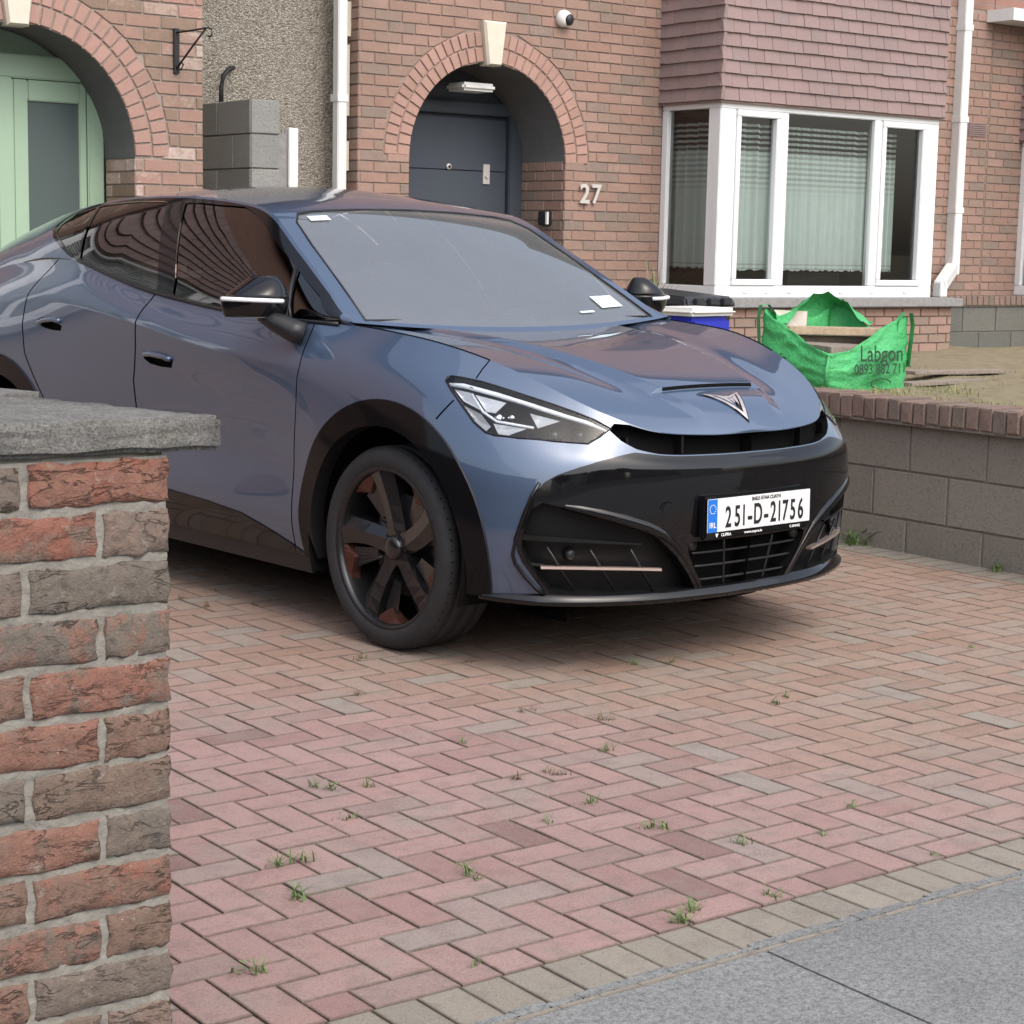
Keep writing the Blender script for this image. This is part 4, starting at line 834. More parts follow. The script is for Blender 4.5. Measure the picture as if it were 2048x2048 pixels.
# ================================================================== weeds in the joints
def weed(px, py, s=1.0, mat='weed', n=16, group='weeds in the paving joints', label='small weed tuft growing in a joint of the block paving'):
    t = thing('weed', label, 'weed', (px, py, -.004), random.uniform(0, 6.28), group); m = MB()
    for k in range(n): blade(m, (random.gauss(0, .018*s), random.gauss(0, .008*s), 0), random.uniform(.02, .06)*s, random.uniform(0, 6.28), random.uniform(.3, 1.3), .006*s, 3)
    for k in range(n//2):
        a = random.uniform(0, 6.28); r = random.uniform(.01, .04)*s; x, y, z = r*math.cos(a), r*math.sin(a)*.6, random.uniform(.006, .03)*s; w_ = .006*s
        m.add([(x-w_, y, z), (x, y-w_*.7, z+.002), (x+w_, y, z+.003), (x, y+w_*.7, z+.002)], [(0, 1, 2, 3)])
    m.build('leaves', mat, t); return t
for x, y, s, mt in ((2.977, 4.205, 0.9, 'weed'), (3.271, 3.929, 0.9, 'weed'), (2.922, 3.561, 0.9, 'weed'), (2.41, 4.061, 1.0, 'weed'), (2.437, 4.022, 1.0, 'weed'), (2.527, 3.987, 1.0, 'weed'), (2.339, 3.783, 1.0, 'weed'), (2.732, 3.491, 1.0, 'weed'), (2.916, 3.333, 1.0, 'weed'), (2.943, 3.296, 1.0, 'weed'), (2.351, 3.296, 1.0, 'weed'), (2.345, 3.251, 1.0, 'weed'), (2.547, 2.797, 1.0, 'weed'), (2.618, 2.838, 1.0, 'weed'), (2.058, 2.848, 1.0, 'weed'), (3.331, 4.4, 0.8, 'weedbrown'), (3.378, 4.4, 0.8, 'weedbrown'), (3.478, 4.206, 0.8, 'weedbrown'), (3.497, 4.18, 0.8, 'weedbrown'), (2.897, 3.829, 0.8, 'weedbrown'), (2.997, 3.834, 0.8, 'weedbrown'), (3.013, 3.801, 0.8, 'weedbrown'), (3.03, 4.846, 0.8, 'weedbrown'), (3.278, 5.257, 0.8, 'weedbrown'), (3.312, 5.273, 0.8, 'weedbrown'), (3.584, 5.034, 0.8, 'weedbrown'), (3.459, 3.181, 0.8, 'weed'), (3.021, 3.11, 0.8, 'weed'), (2.611, 2.832, 0.8, 'weed'), (2.559, 2.807, 0.8, 'weed'), (2.823, 2.807, 0.8, 'weed'), (3.337, 2.797, 0.8, 'weed'), (5.265, 4.296, 0.8, 'weed'), (4.155, 4.113, 0.8, 'weed'), (4.069, 4.072, 0.8, 'weed'), (4.169, 4.67, 0.8, 'weed'), (4.04, 4.713, 0.8, 'weed'), (3.228, 3.051, 0.8, 'weed'), (2.03, 3.57, 1.1, 'weed'), (2.092, 3.564, 1.1, 'weed'), (1.676, 3.056, 1.1, 'weed'), (1.956, 3.367, 1.1, 'weed'), (3.453, 6.61, 0.9, 'weedbrown'), (3.277, 6.324, 0.9, 'weedbrown'), (3.449, 6.267, 0.9, 'weedbrown'), (3.271, 6.526, 0.9, 'weedbrown')): weed(x, y, s*random.uniform(.55, .95), mt, 12)
for x, y, s in ((6.62, 6.15, 2.6), (6.64, 5.30, 1.5), (6.60, 5.05, 1.2)): weed(x, y, s, 'weed', 22, 'weeds along the garden wall', 'leafy weed growing at the foot of the block wall')
tw = MB(); tw.tube([(3.05, 2.18, -.006), (3.10, 2.16, -.004), (3.16, 2.16, -.006)], .003, 6); tag(tw.build('twig', 'iron', None, True), 'thin dark twig lying on the grey concrete footpath', 'twig')
# ================================================================== across the street, seen only in reflections
for k, (x, c) in enumerate(((-16, 'pale render house with dark roof across the road'), (-4, 'brick house with dark roof across the road'), (8, 'low grey house with dark roof across the road'), (20, 'tall render house with dark roof across the road'))):
    hh = wthing('opposite_house', c, 'house', (x+5, -22, 0)); m = MB(); m.box(x, x+10.2, -30, -22, -.1, 5.2+.3*(k % 2)); m.build('wall', ('lampwhite', 'brickfar', 'sill', 'stone')[k], hh)
    m = MB(); m.add([(x-.3, -21.6, 5.2), (x+10.5, -21.6, 5.2), (x+10.5, -26, 7.8), (x-.3, -26, 7.8), (x-.3, -30.4, 5.2), (x+10.5, -30.4, 5.2)], [(0, 1, 2, 3), (3, 2, 5, 4), (0, 3, 4), (1, 5, 2)]); m.build('roof', 'rooftile', hh)
    for wx in (1.6, 6.3):
        for wz in (.9, 3.3): m = MB(); m.box(x+wx, x+wx+1.8, -22.05, -21.98, wz, wz+1.3); m.build('window', 'winglass', hh)
MAT['bark'] = plain('bark', (0.09, 0.07, 0.05), 0.95, 0, 0.2, 20, 0.6, 60); MAT['leaf'] = m_grass('tree_leaf', (0.035, 0.07, 0.02, 1), (0.08, 0.12, 0.04, 1))
for k, (x, y, h_) in enumerate(((1.5, -13.2, 5.0), (5.5, -14.5, 6.4), (-7, -13.5, 5.6))):
    tr = thing('street_tree', ('small round tree across the road', 'tall leafy tree across the road', 'broad tree across the road by the pale house')[k], 'tree', (x, y, -.1)); m = MB(); m.tube([(0, 0, 0), (.05, 0, h_*.3), (0, .05, h_*.55)], [.16, .12, .06], 10)
    for q in range(6): a = q*1.05; m.tube([(0, 0, h_*.38), (.5*math.cos(a), .5*math.sin(a), h_*.55), (1.0*math.cos(a), 1.0*math.sin(a), h_*.72)], [.06, .04, .02], 6)
    m.build('trunk', 'bark', tr, True); m = MB()
    for q in range(2600):
        a, b2 = random.uniform(0, 6.28), random.uniform(-1, 1); r = (.55+.45*random.random())*(1.5+.35*math.sin(a*3+b2*4)); c_ = Vector((r*math.cos(a)*math.sqrt(1-b2*b2), r*math.sin(a)*math.sqrt(1-b2*b2), h_*.66+r*b2*1.1)); u = Vector((random.gauss(0, 1), random.gauss(0, 1), random.gauss(0, 1))).normalized()*.13; w_ = u.cross(Vector((random.gauss(0, 1), random.gauss(0, 1), random.gauss(0, 1)))).normalized()*.09
        m.add([c_-u, c_+w_, c_+u, c_-w_], [(0, 1, 2, 3)])
    m.build('crown', 'leaf', tr)
# ---- car body surface: control points in the car frame (x forward, y to its left, z up)
# half body skin (y<=0): stations front centre -> side -> rear centre, six levels bottom -> top
ST=[
 [(.850,0,.25),(.870,0,.40),(.882,0,.55),(.885,0,.672),(.860,0,.715),(.860,0,.785)],
 [(.842,-.2,.25),(.862,-.2,.40),(.874,-.2,.55),(.877,-.2,.672),(.852,-.2,.716),(.850,-.205,.785)],
 [(.810,-.40,.25),(.832,-.40,.40),(.845,-.40,.55),(.846,-.40,.675),(.822,-.398,.724),(.800,-.41,.802)],
 [(.745,-.57,.25),(.768,-.58,.40),(.780,-.585,.55),(.778,-.585,.682),(.750,-.57,.755),(.705,-.535,.853)],
 [(.670,-.70,.252),(.698,-.715,.40),(.702,-.72,.55),(.695,-.71,.69),(.655,-.675,.785),(.602,-.61,.905)],
 [(.570,-.795,.255),(.600,-.815,.40),(.602,-.82,.55),(.588,-.81,.70),(.540,-.765,.825),(.485,-.66,.957)],
 [(.450,-.865,.26),(.478,-.880,.40),(.478,-.885,.55),(.462,-.875,.71),(.410,-.828,.868),(.345,-.705,1.005)],
 [(.280,-.898,.26),(.292,-.915,.40),(.292,-.922,.56),(.280,-.915,.73),(.240,-.872,.905),(.185,-.748,1.046)],
 [(.000,-.900,.26),(.000,-.922,.41),(.000,-.930,.57),(.000,-.927,.75),(.000,-.893,.945),(.000,-.785,1.076)],
 [(-.30,-.885,.26),(-.30,-.912,.41),(-.30,-.920,.58),(-.30,-.925,.76),(-.30,-.908,.965),(-.30,-.800,1.098)],
 [(-.58,-.875,.26),(-.58,-.902,.41),(-.58,-.900,.59),(-.58,-.915,.77),(-.58,-.925,.955),(-.58,-.862,1.103)],
 [(-1.1,-.872,.26),(-1.1,-.905,.41),(-1.1,-.890,.60),(-1.1,-.907,.79),(-1.1,-.930,.992),(-1.1,-.866,1.124)],
 [(-1.6,-.872,.26),(-1.6,-.905,.41),(-1.6,-.890,.60),(-1.6,-.912,.82),(-1.6,-.930,1.060),(-1.6,-.862,1.174)],
 [(-2.2,-.885,.26),(-2.2,-.915,.41),(-2.2,-.917,.60),(-2.2,-.932,.84),(-2.2,-.925,1.125),(-2.2,-.848,1.282)],
 [(-2.77,-.89,.26),(-2.77,-.925,.41),(-2.77,-.938,.60),(-2.77,-.945,.84),(-2.77,-.918,1.09),(-2.77,-.815,1.262)],
 [(-3.2,-.86,.28),(-3.22,-.895,.42),(-3.22,-.905,.60),(-3.22,-.905,.82),(-3.2,-.875,1.04),(-3.2,-.775,1.20)],
 [(-3.48,-.74,.30),(-3.54,-.80,.43),(-3.55,-.81,.60),(-3.55,-.81,.82),(-3.52,-.78,1.0),(-3.48,-.69,1.13)],
 [(-3.60,-.40,.30),(-3.69,-.42,.43),(-3.70,-.42,.60),(-3.70,-.42,.82),(-3.68,-.42,1.0),(-3.62,-.40,1.11)],
 [(-3.62,0,.30),(-3.71,0,.43),(-3.73,0,.60),(-3.73,0,.82),(-3.71,0,1.0),(-3.66,0,1.11)],
]
ST=np.array(ST,float)
def _spl(P):
    # natural-ish cubic (Catmull) tangents along axis 0
    T=np.zeros_like(P); T[1:-1]=(P[2:]-P[:-2])/2; T[0]=P[1]-P[0]; T[-1]=P[-1]-P[-2]; return T
def _prep(st):
    P=st; Tu=_spl(P); Tu[0,:,0]=0;Tu[0,:,2]=0; Tu[-1,:,0]=0; Tu[-1,:,2]=0   # symmetric across y=0
    Tv=np.swapaxes(_spl(np.swapaxes(P,0,1)),0,1); Tuv=np.swapaxes(_spl(np.swapaxes(Tu,0,1)),0,1)
    return P,Tu,Tv,Tuv
PREP=_prep(ST)
def S(u,v):
    P,Tu,Tv,Tuv=PREP; n,m=P.shape[:2]
    u=np.clip(np.asarray(u,float),0,n-1);v=np.clip(np.asarray(v,float),0,m-1)
    i=np.minimum(u.astype(int),n-2);j=np.minimum(v.astype(int),m-2);a=(u-i)[...,None];b=(v-j)[...,None]
    def h(t): return 2*t**3-3*t**2+1,t**3-2*t**2+t,-2*t**3+3*t**2,t**3-t**2
    A=h(a);B=h(b)
    def row(X,D,jj): return A[0]*X[i,jj]+A[1]*D[i,jj]+A[2]*X[i+1,jj]+A[3]*D[i+1,jj]
    r=B[0]*row(P,Tu,j)+B[1]*row(Tv,Tuv,j)+B[2]*row(P,Tu,j+1)+B[3]*row(Tv,Tuv,j+1)
    # sharp shoulder crease along the doors
    k=.011*np.exp(-np.abs(v-4.0)/.28)*np.clip((u-9.4)/1.2,0,1)*np.clip((14.2-u)/1.2,0,1)
    r[...,1]-=k
    return r
# greenhouse side (y<=0): belt curve to roof rail
GB=np.array([(-.30,-.800,1.098),(-.58,-.860,1.103),(-.85,-.864,1.112),(-1.1,-.865,1.124),(-1.3,-.864,1.142),(-1.6,-.861,1.174),(-1.9,-.856,1.222),(-2.2,-.847,1.282),(-2.5,-.832,1.29),(-2.77,-.813,1.264),(-3.2,-.773,1.20),(-3.48,-.69,1.13)])
GR=np.array([(-.33,-.785,1.106),(-.52,-.748,1.215),(-.80,-.694,1.368),(-1.05,-.648,1.496),(-1.3,-.640,1.537),(-1.6,-.638,1.556),(-1.9,-.637,1.558),(-2.2,-.636,1.545),(-2.5,-.637,1.512),(-2.8,-.640,1.455),(-3.25,-.640,1.340),(-3.5,-.60,1.24)])
def C1(P,u):
    P=np.asarray(P,float); T=_spl(P.reshape(len(P),-1)).reshape(P.shape); n=len(P)
    u=np.clip(np.asarray(u,float),0,n-1); i=np.minimum(u.astype(int),n-2); a=u-i
    if P.ndim>1: a=a[...,None]
    return (2*a**3-3*a**2+1)*P[i]+(a**3-2*a**2+a)*T[i]+(-2*a**3+3*a**2)*P[i+1]+(a**3-a**2)*T[i+1]
def G(u,w):
    w=np.asarray(w,float); b=C1(GB,u);r=C1(GR,u); k=w[...,None]
    p=b*(1-k)+r*k; bul=.022*4*w*(1-w)
    p=p+np.stack([0*bul,-bul*.9,bul*.4],-1); return p
CRW=np.array([-.035,-.01,.02,.028,.045,.056,.06,.058,.05,.04,.03,.02]); BOW=np.array([.10,.085,.05,.01,0,0,0,0,0,0,-.05,-.10])
def R2(u,w):   # windscreen + roof + tail, w -1..1
    r=C1(GR,u); c=C1(CRW,u);b=C1(BOW,u); w=np.asarray(w,float); q=1-w**2
    return np.stack([r[...,0]+b*q,w*-r[...,1],r[...,2]+c*q],-1)
POLY = {
    'headlight': [(6.855, 4.28), (6.849, 4.359), (6.789, 4.407), (6.545, 4.449), (6.154, 4.502), (5.75, 4.537), (4.914, 4.611), (4.336, 4.666), (3.761, 4.7), (3.288, 4.694), (2.927, 4.598), (3.169, 4.277), (3.445, 3.969), (4.221, 3.789), (4.974, 3.624), (5.58, 3.533), (5.803, 3.542), (6.078, 3.671), (6.367, 3.907), (6.686, 4.141)],
    'mask_edge': [(2.61, 3.85), (2.989, 3.459), (3.423, 3.162), (3.76, 2.991), (4.138, 2.811), (4.403, 2.635), (4.562, 2.454), (4.703, 2.204), (4.838, 1.932), (4.955, 1.638), (5.027, 1.365), (5.025, 1.145), (4.885, 0.87), (4.632, 0.568), (4.285, 0.159)],
    'intake': [(3.977, 2.095), (3.188, 1.911), (2.515, 1.65), (2.051, 1.339), (1.695, 0.957), (1.381, 0.491), (1.171, 0.098), (2.087, 0.118), (3.07, 0.15), (4.196, 0.198), (4.516, 0.573), (4.805, 0.93), (4.918, 1.172), (4.908, 1.424), (4.815, 1.751), (4.678, 2.046), (4.443, 2.193)],
    'grille': [(-0.01, 1.206), (0.76, 1.218), (1.333, 1.221), (1.472, 1.158), (1.429, 0.952), (1.285, 0.629), (1.115, 0.322), (0.992, 0.064), (0.54, 0.05), (-0.01, 0.072)],
    'arch_f': [(5.594, -0.1), (5.594, 0.08), (5.624, 0.368), (5.678, 0.657), (5.738, 0.945), (5.791, 1.224), (5.848, 1.497), (5.914, 1.759), (5.993, 2.009), (6.089, 2.242), (6.2, 2.457), (6.321, 2.654), (6.449, 2.835), (6.58, 2.999), (6.715, 3.143), (6.853, 3.266), (6.995, 3.37), (7.138, 3.453), (7.283, 3.516), (7.429, 3.559), (7.577, 3.583), (7.725, 3.592), (7.873, 3.586), (8.02, 3.566), (8.161, 3.535), (8.296, 3.49), (8.426, 3.433), (8.552, 3.364), (8.675, 3.282), (8.794, 3.186), (8.909, 3.073), (9.021, 2.938), (9.132, 2.785), (9.244, 2.614), (9.349, 2.427), (9.443, 2.228), (9.524, 2.02), (9.59, 1.807), (9.641, 1.591), (9.679, 1.369), (9.705, 1.137), (9.718, 0.888), (9.72, 0.62), (9.71, 0.341), (9.689, 0.064), (9.689, -0.1)],
    'arch_fi': [(6.253, -0.1), (6.253, 0.045), (6.256, 0.292), (6.279, 0.544), (6.312, 0.793), (6.348, 1.034), (6.387, 1.264), (6.435, 1.485), (6.493, 1.694), (6.561, 1.891), (6.639, 2.076), (6.727, 2.246), (6.822, 2.403), (6.922, 2.546), (7.024, 2.676), (7.127, 2.79), (7.231, 2.888), (7.337, 2.971), (7.446, 3.036), (7.557, 3.084), (7.671, 3.116), (7.788, 3.133), (7.906, 3.136), (8.025, 3.126), (8.143, 3.102), (8.257, 3.066), (8.368, 3.015), (8.475, 2.951), (8.579, 2.872), (8.679, 2.778), (8.775, 2.669), (8.866, 2.545), (8.952, 2.407), (9.033, 2.256), (9.11, 2.093), (9.182, 1.923), (9.247, 1.746), (9.303, 1.562), (9.348, 1.372), (9.381, 1.175), (9.403, 0.966), (9.412, 0.744), (9.41, 0.512), (9.395, 0.276), (9.369, 0.044), (9.369, -0.1)],
    'arch_r': [(13.128, -0.1), (13.128, 0.065), (13.117, 0.342), (13.113, 0.621), (13.113, 0.884), (13.12, 1.123), (13.132, 1.348), (13.149, 1.559), (13.172, 1.754), (13.199, 1.934), (13.232, 2.098), (13.27, 2.248), (13.312, 2.384), (13.358, 2.507), (13.409, 2.618), (13.463, 2.717), (13.521, 2.805), (13.583, 2.881), (13.648, 2.947), (13.716, 3.002), (13.786, 3.044), (13.86, 3.075), (13.936, 3.094), (14.015, 3.1), (14.095, 3.095), (14.177, 3.078), (14.259, 3.048), (14.34, 3.005), (14.42, 2.948), (14.499, 2.878), (14.576, 2.794), (14.651, 2.697), (14.723, 2.587), (14.791, 2.464), (14.855, 2.327), (14.913, 2.175), (14.966, 2.007), (15.01, 1.821), (15.047, 1.62), (15.076, 1.403), (15.099, 1.169), (15.119, 0.916), (15.141, 0.632), (15.161, 0.326), (15.173, 0.022), (15.173, -0.1)],
    'arch_ri': [(13.273, -0.1), (13.273, 0.048), (13.263, 0.279), (13.257, 0.515), (13.256, 0.744), (13.26, 0.957), (13.268, 1.154), (13.281, 1.341), (13.299, 1.517), (13.321, 1.68), (13.347, 1.831), (13.378, 1.969), (13.412, 2.095), (13.451, 2.208), (13.493, 2.309), (13.539, 2.4), (13.588, 2.479), (13.64, 2.548), (13.694, 2.606), (13.752, 2.653), (13.812, 2.69), (13.874, 2.717), (13.938, 2.732), (14.004, 2.737), (14.072, 2.732), (14.14, 2.715), (14.208, 2.688), (14.275, 2.65), (14.342, 2.6), (14.408, 2.539), (14.471, 2.467), (14.533, 2.382), (14.591, 2.286), (14.646, 2.176), (14.697, 2.053), (14.743, 1.915), (14.784, 1.764), (14.818, 1.601), (14.846, 1.424), (14.869, 1.235), (14.887, 1.033), (14.903, 0.813), (14.916, 0.571), (14.925, 0.318), (14.926, 0.068), (14.926, -0.1)],
    'door_f': [(9.692, 4.938), (9.654, 4.434), (9.631, 3.974), (9.67, 3.756), (9.716, 3.311), (9.827, 2.302), (9.898, 0.714)],
    'door_b': [(11.891, 4.964), (11.901, 4.528), (11.916, 4.155), (11.963, 3.569), (12.051, 2.99), (12.054, 2.0), (12.045, 0.94), (12.036, 0.067)],
    'door_r': [(13.29, 5.0), (13.353, 4.694), (13.445, 4.289), (13.489, 4.109), (13.543, 3.562), (13.509, 3.14), (13.271, 2.437), (13.111, 1.231), (13.085, 0.136)],
    'sill': [(9.686, 0.013), (9.771, 0.101), (10.049, 0.307), (10.579, 0.763), (11.0, 0.891), (11.592, 0.97), (12.344, 1.0), (13.119, 1.0)],
    'handle_f': [(11.871, 3.449), (11.775, 3.52), (11.592, 3.553), (11.417, 3.508), (11.46, 3.367), (11.638, 3.332), (11.785, 3.334), (11.864, 3.389)],
    'handle_r': [(13.319, 3.633), (13.245, 3.679), (13.097, 3.652), (12.951, 3.577), (12.975, 3.505), (13.099, 3.504), (13.216, 3.529), (13.289, 3.576)],
    'win_f': [(4.413, 0.011), (4.466, 0.164), (5.123, 0.919), (5.031, 0.934), (4.3, 0.935), (3.712, 0.961), (3.498, 0.94), (2.65, 0.846), (1.77, 0.823), (1.117, 0.034), (2.061, 0.007), (3.022, 0.013)],
    'win_q': [(1.638, 0.813), (0.974, 0.77), (0.197, 0.257), (0.569, 0.083), (1.054, 0.032)],
    'win_r': [(8.241, 0.527), (8.299, 0.688), (8.118, 0.87), (7.546, 0.942), (6.77, 0.938), (5.703, 0.934), (5.582, 0.916), (4.847, 0.126), (4.804, -0.002), (5.611, 0.001), (6.226, -0.018), (6.887, -0.023), (7.516, 0.161), (7.984, 0.369)],
    'fender_line': [(9.67, 3.709), (9.13, 3.489), (8.799, 3.315)],
    'bonnet_cut': [(6.138, 5.0), (6.216, 4.768), (6.265, 4.532)],
    'bumper_cut': [(6.582, 3.966), (6.753, 3.746), (6.933, 3.516)],
}
PINT = {'fin1': [(4.934, 1.426), (4.389, 1.398), (3.833, 1.369), (3.283, 1.331), (2.781, 1.28), (2.346, 1.234)], 'fin2': [(4.453, 0.759), (3.804, 0.756), (3.244, 0.736), (2.503, 0.693), (1.91, 0.636)], 'fin2b': [(4.904, 0.794), (4.655, 0.783), (4.368, 0.764)], 'slats': [[(4.331, 1.205), (4.061, 0.807), (3.642, 0.222)], [(3.325, 1.13), (3.087, 0.762), (2.738, 0.185)], [(2.517, 1.11), (2.31, 0.723), (1.975, 0.133)]], 'sensor': (3.749, 0.988), 'wing': [(3.944, 2.113), (3.575, 2.018), (3.179, 1.893), (2.694, 1.715), (2.302, 1.544), (1.986, 1.388), (1.746, 1.193), (1.512, 0.893), (1.285, 0.528), (1.067, 0.101)], 'edge': [(4.521, 2.617), (4.708, 2.291), (4.875, 1.887), (5.052, 1.399), (5.123, 1.039), (5.055, 0.844), (4.816, 0.566), (4.533, 0.287), (4.319, 0.151)], 'drl_top': [(6.793, 4.252), (6.495, 4.335), (5.697, 4.411), (4.866, 4.486), (4.03, 4.543), (3.458, 4.585), (2.977, 4.532)], 'drl_kink': [(6.274, 4.257), (5.934, 3.978), (5.57, 3.891), (5.134, 3.977), (4.686, 4.057)], 'reflectors': [([(6.695, 4.234), (6.258, 4.287), (5.949, 3.985), (6.424, 4.053)], -0.02), ([(6.199, 4.274), (5.448, 4.366), (5.631, 4.056), (5.857, 4.003)], -0.02), ([(4.848, 4.348), (4.125, 4.428), (4.599, 4.076)], -0.02), ([(5.66, 3.813), (4.841, 3.973), (5.322, 3.624), (5.521, 3.621)], -0.02), ([(6.406, 3.976), (5.992, 3.924), (5.724, 3.734), (5.871, 3.579), (6.132, 3.736)], -0.025)], 'bulbs': [(5.524, 4.082, 0.02, -0.05, 'chrome'), (5.223, 4.219, 0.012, -0.05, 'chrome'), (4.166, 4.105, 0.018, -0.04, 'rimgrey'), (3.585, 4.26, 0.014, -0.03, 'rimgrey')]}
# ================================================================== the car
def m_paint():
    b = NB('blue_grey_metallic_paint'); fl = b.n('TexVoronoi'); fl.inputs['Scale'].default_value = 900; b.l(b.pos(), fl.inputs['Vector'])
    c = b.mix(b.math('MULTIPLY', fl.outputs['Distance'], 0.5), (0.070, 0.108, 0.178, 1), (0.056, 0.088, 0.148, 1))
    cr = b.math('MULTIPLY_ADD', b.noise(3.0, 5, .7), 0.03, 0.004)
    return b.set(Base_Color=c, Metallic=0.42, Roughness=0.36, Coat_Weight=1.0, Coat_Roughness=cr, Coat_IOR=1.7).m
MAT['paint'] = m_paint()
MAT['gloss'] = NB('gloss_black').set(Base_Color=(0.006, 0.006, 0.007, 1), Roughness=0.05, Specular_IOR_Level=0.45).m
MAT['cladding'] = NB('cladding_black').set(Base_Color=(0.005, 0.005, 0.006, 1), Roughness=0.10, Specular_IOR_Level=0.2).m
MAT['satin'] = plain('satin_black', (0.010, 0.010, 0.011), 0.42, 0, 0.15, 20, 0.1, 400)
MAT['intakedark'] = NB('intake_black').set(Base_Color=(0.006, 0.006, 0.0065, 1), Roughness=0.5, Specular_IOR_Level=0.25).m
MAT['dark'] = NB('deep_black').set(Base_Color=(0.004, 0.004, 0.004, 1), Roughness=0.8, Specular_IOR_Level=0.1).m
MAT['tyre'] = plain('tyre_rubber', (0.020, 0.020, 0.021), 0.75, 0, 0.25, 25, 0.2, 200)
MAT['copper'] = NB('dark_copper').set(Base_Color=(0.10, 0.040, 0.028, 1), Metallic=0.6, Roughness=0.4).m
MAT['copperbright'] = NB('bright_copper').set(Base_Color=(0.90, 0.74, 0.66, 1), Metallic=0.85, Roughness=0.3).m
MAT['rimblack'] = NB('rim_black').set(Base_Color=(0.010, 0.010, 0.011, 1), Roughness=0.22, Coat_Weight=0.4).m
MAT['rimgrey'] = NB('rim_grey').set(Base_Color=(0.05, 0.05, 0.052, 1), Metallic=0.8, Roughness=0.3).m
MAT['chrome'] = NB('bright_reflector').set(Base_Color=(0.82, 0.84, 0.86, 1), Metallic=1.0, Roughness=0.08).m
MAT['reflector'] = NB('lamp_reflector').set(Base_Color=(0.78, 0.79, 0.80, 1), Metallic=0.55, Roughness=0.3).m
MAT['disc'] = NB('brake_disc').set(Base_Color=(0.25, 0.24, 0.23, 1), Metallic=1.0, Roughness=0.35).m
MAT['lens'] = glass_mat('lamp_lens', (0.93, 0.95, 0.97, 1), 1.45); MAT['carglass'] = glass_mat('windscreen_glass', (0.58, 0.66, 0.70, 1), 3.4, 0.0, 0.13)
MAT['tint'] = glass_mat('tinted_glass', (0.055, 0.065, 0.07, 1), 1.9, 0.0)
MAT['drl'] = NB('light_guide').set(Base_Color=(0.85, 0.87, 0.9, 1), Roughness=0.25).m
MAT['platewhite'] = plain('plate_white', (0.74, 0.75, 0.75), 0.35, 0, 0.02, 8); MAT['plateblue'] = plain('plate_blue', (0.01, 0.16, 0.62), 0.4); MAT['ink'] = plain('plate_black', (0.008, 0.008, 0.008), 0.5)
MAT['white'] = plain('white_print', (0.85, 0.85, 0.85), 0.5); MAT['sticker'] = plain('paper_sticker', (0.66, 0.78, 0.78), 0.6); MAT['interior'] = plain('cabin_trim', (0.045, 0.05, 0.055), 0.8, 0, 0.1, 20)
MAT['seat'] = plain('seat_cloth', (0.035, 0.037, 0.04), 0.9, 0, 0.15, 40)
CARO = (4.33890464, 5.43392308, 0.0); PSI = math.radians(5.0)
car = thing('car', 'dark blue grey crossover car parked on the red block driveway', 'car', CARO, PSI-math.pi/2)
def nrm(fun, u, v, e=1e-3):
    a = fun(u+e, v)-fun(u-e, v); b = fun(u, v+e)-fun(u, v-e); n = np.cross(a, b); L = np.linalg.norm(n, axis=-1, keepdims=True); return n/np.maximum(L, 1e-12)
def pip(p, poly):
    x, y = p; c = False; n = len(poly)
    for i in range(n):
        x0, y0 = poly[i]; x1, y1 = poly[(i+1) % n]
        if (y0 > y) != (y1 > y) and x < (x1-x0)*(y-y0)/(y1-y0)+x0: c = not c
    return c
class Cutter:
    """a grid of cells in a patch's own (u, v) coordinates, cut exactly along outlines"""
    def __init__(s, us, vs_): s.us, s.vs = us, vs_; s.cells = {(i, j): [[(us[i], vs_[j]), (us[i+1], vs_[j]), (us[i+1], vs_[j+1]), (us[i], vs_[j+1])]] for i in range(len(us)-1) for j in range(len(vs_)-1)}
    def seg(s, a, b):
        i0, i1 = np.searchsorted(s.us, [min(a[0], b[0])-1e-9, max(a[0], b[0])+1e-9]); j0, j1 = np.searchsorted(s.vs, [min(a[1], b[1])-1e-9, max(a[1], b[1])+1e-9])
        nx, ny = -(b[1]-a[1]), b[0]-a[0]; L = math.hypot(nx, ny)
        if L < 1e-9: return
        nx /= L; ny /= L; c = nx*a[0]+ny*a[1]
        for i in range(max(0, i0-1), min(len(s.us)-1, i1)):
            for j in range(max(0, j0-1), min(len(s.vs)-1, j1)):
                out = []
                for P in s.cells[(i, j)]:
                    d = [nx*p[0]+ny*p[1]-c for p in P]
                    if max(d) < 1e-7 or min(d) > -1e-7: out.append(P); continue
                    A, B = [], []
                    for k in range(len(P)):
                        p, q, e, f = P[k], P[(k+1) % len(P)], d[k], d[(k+1) % len(P)]
                        if e >= -1e-9: A.append(p)
                        if e <= 1e-9: B.append(p)
                        if (e > 1e-9 and f < -1e-9) or (e < -1e-9 and f > 1e-9):
                            t = e/(e-f); r = (p[0]+(q[0]-p[0])*t, p[1]+(q[1]-p[1])*t); A.append(r); B.append(r)
                    out += [x for x in (A, B) if len(x) > 2]
                s.cells[(i, j)] = out
    def poly(s, P, closed=True):
        for k in range(len(P)-(0 if closed else 1)): s.seg(P[k], P[(k+1) % len(P)])
    def regions(s, classify):
        R = {}
        for L in s.cells.values():
            for P in L:
                k = classify(sum(p[0] for p in P)/len(P), sum(p[1] for p in P)/len(P))
                if k: R.setdefault(k, []).append(P)
        return R
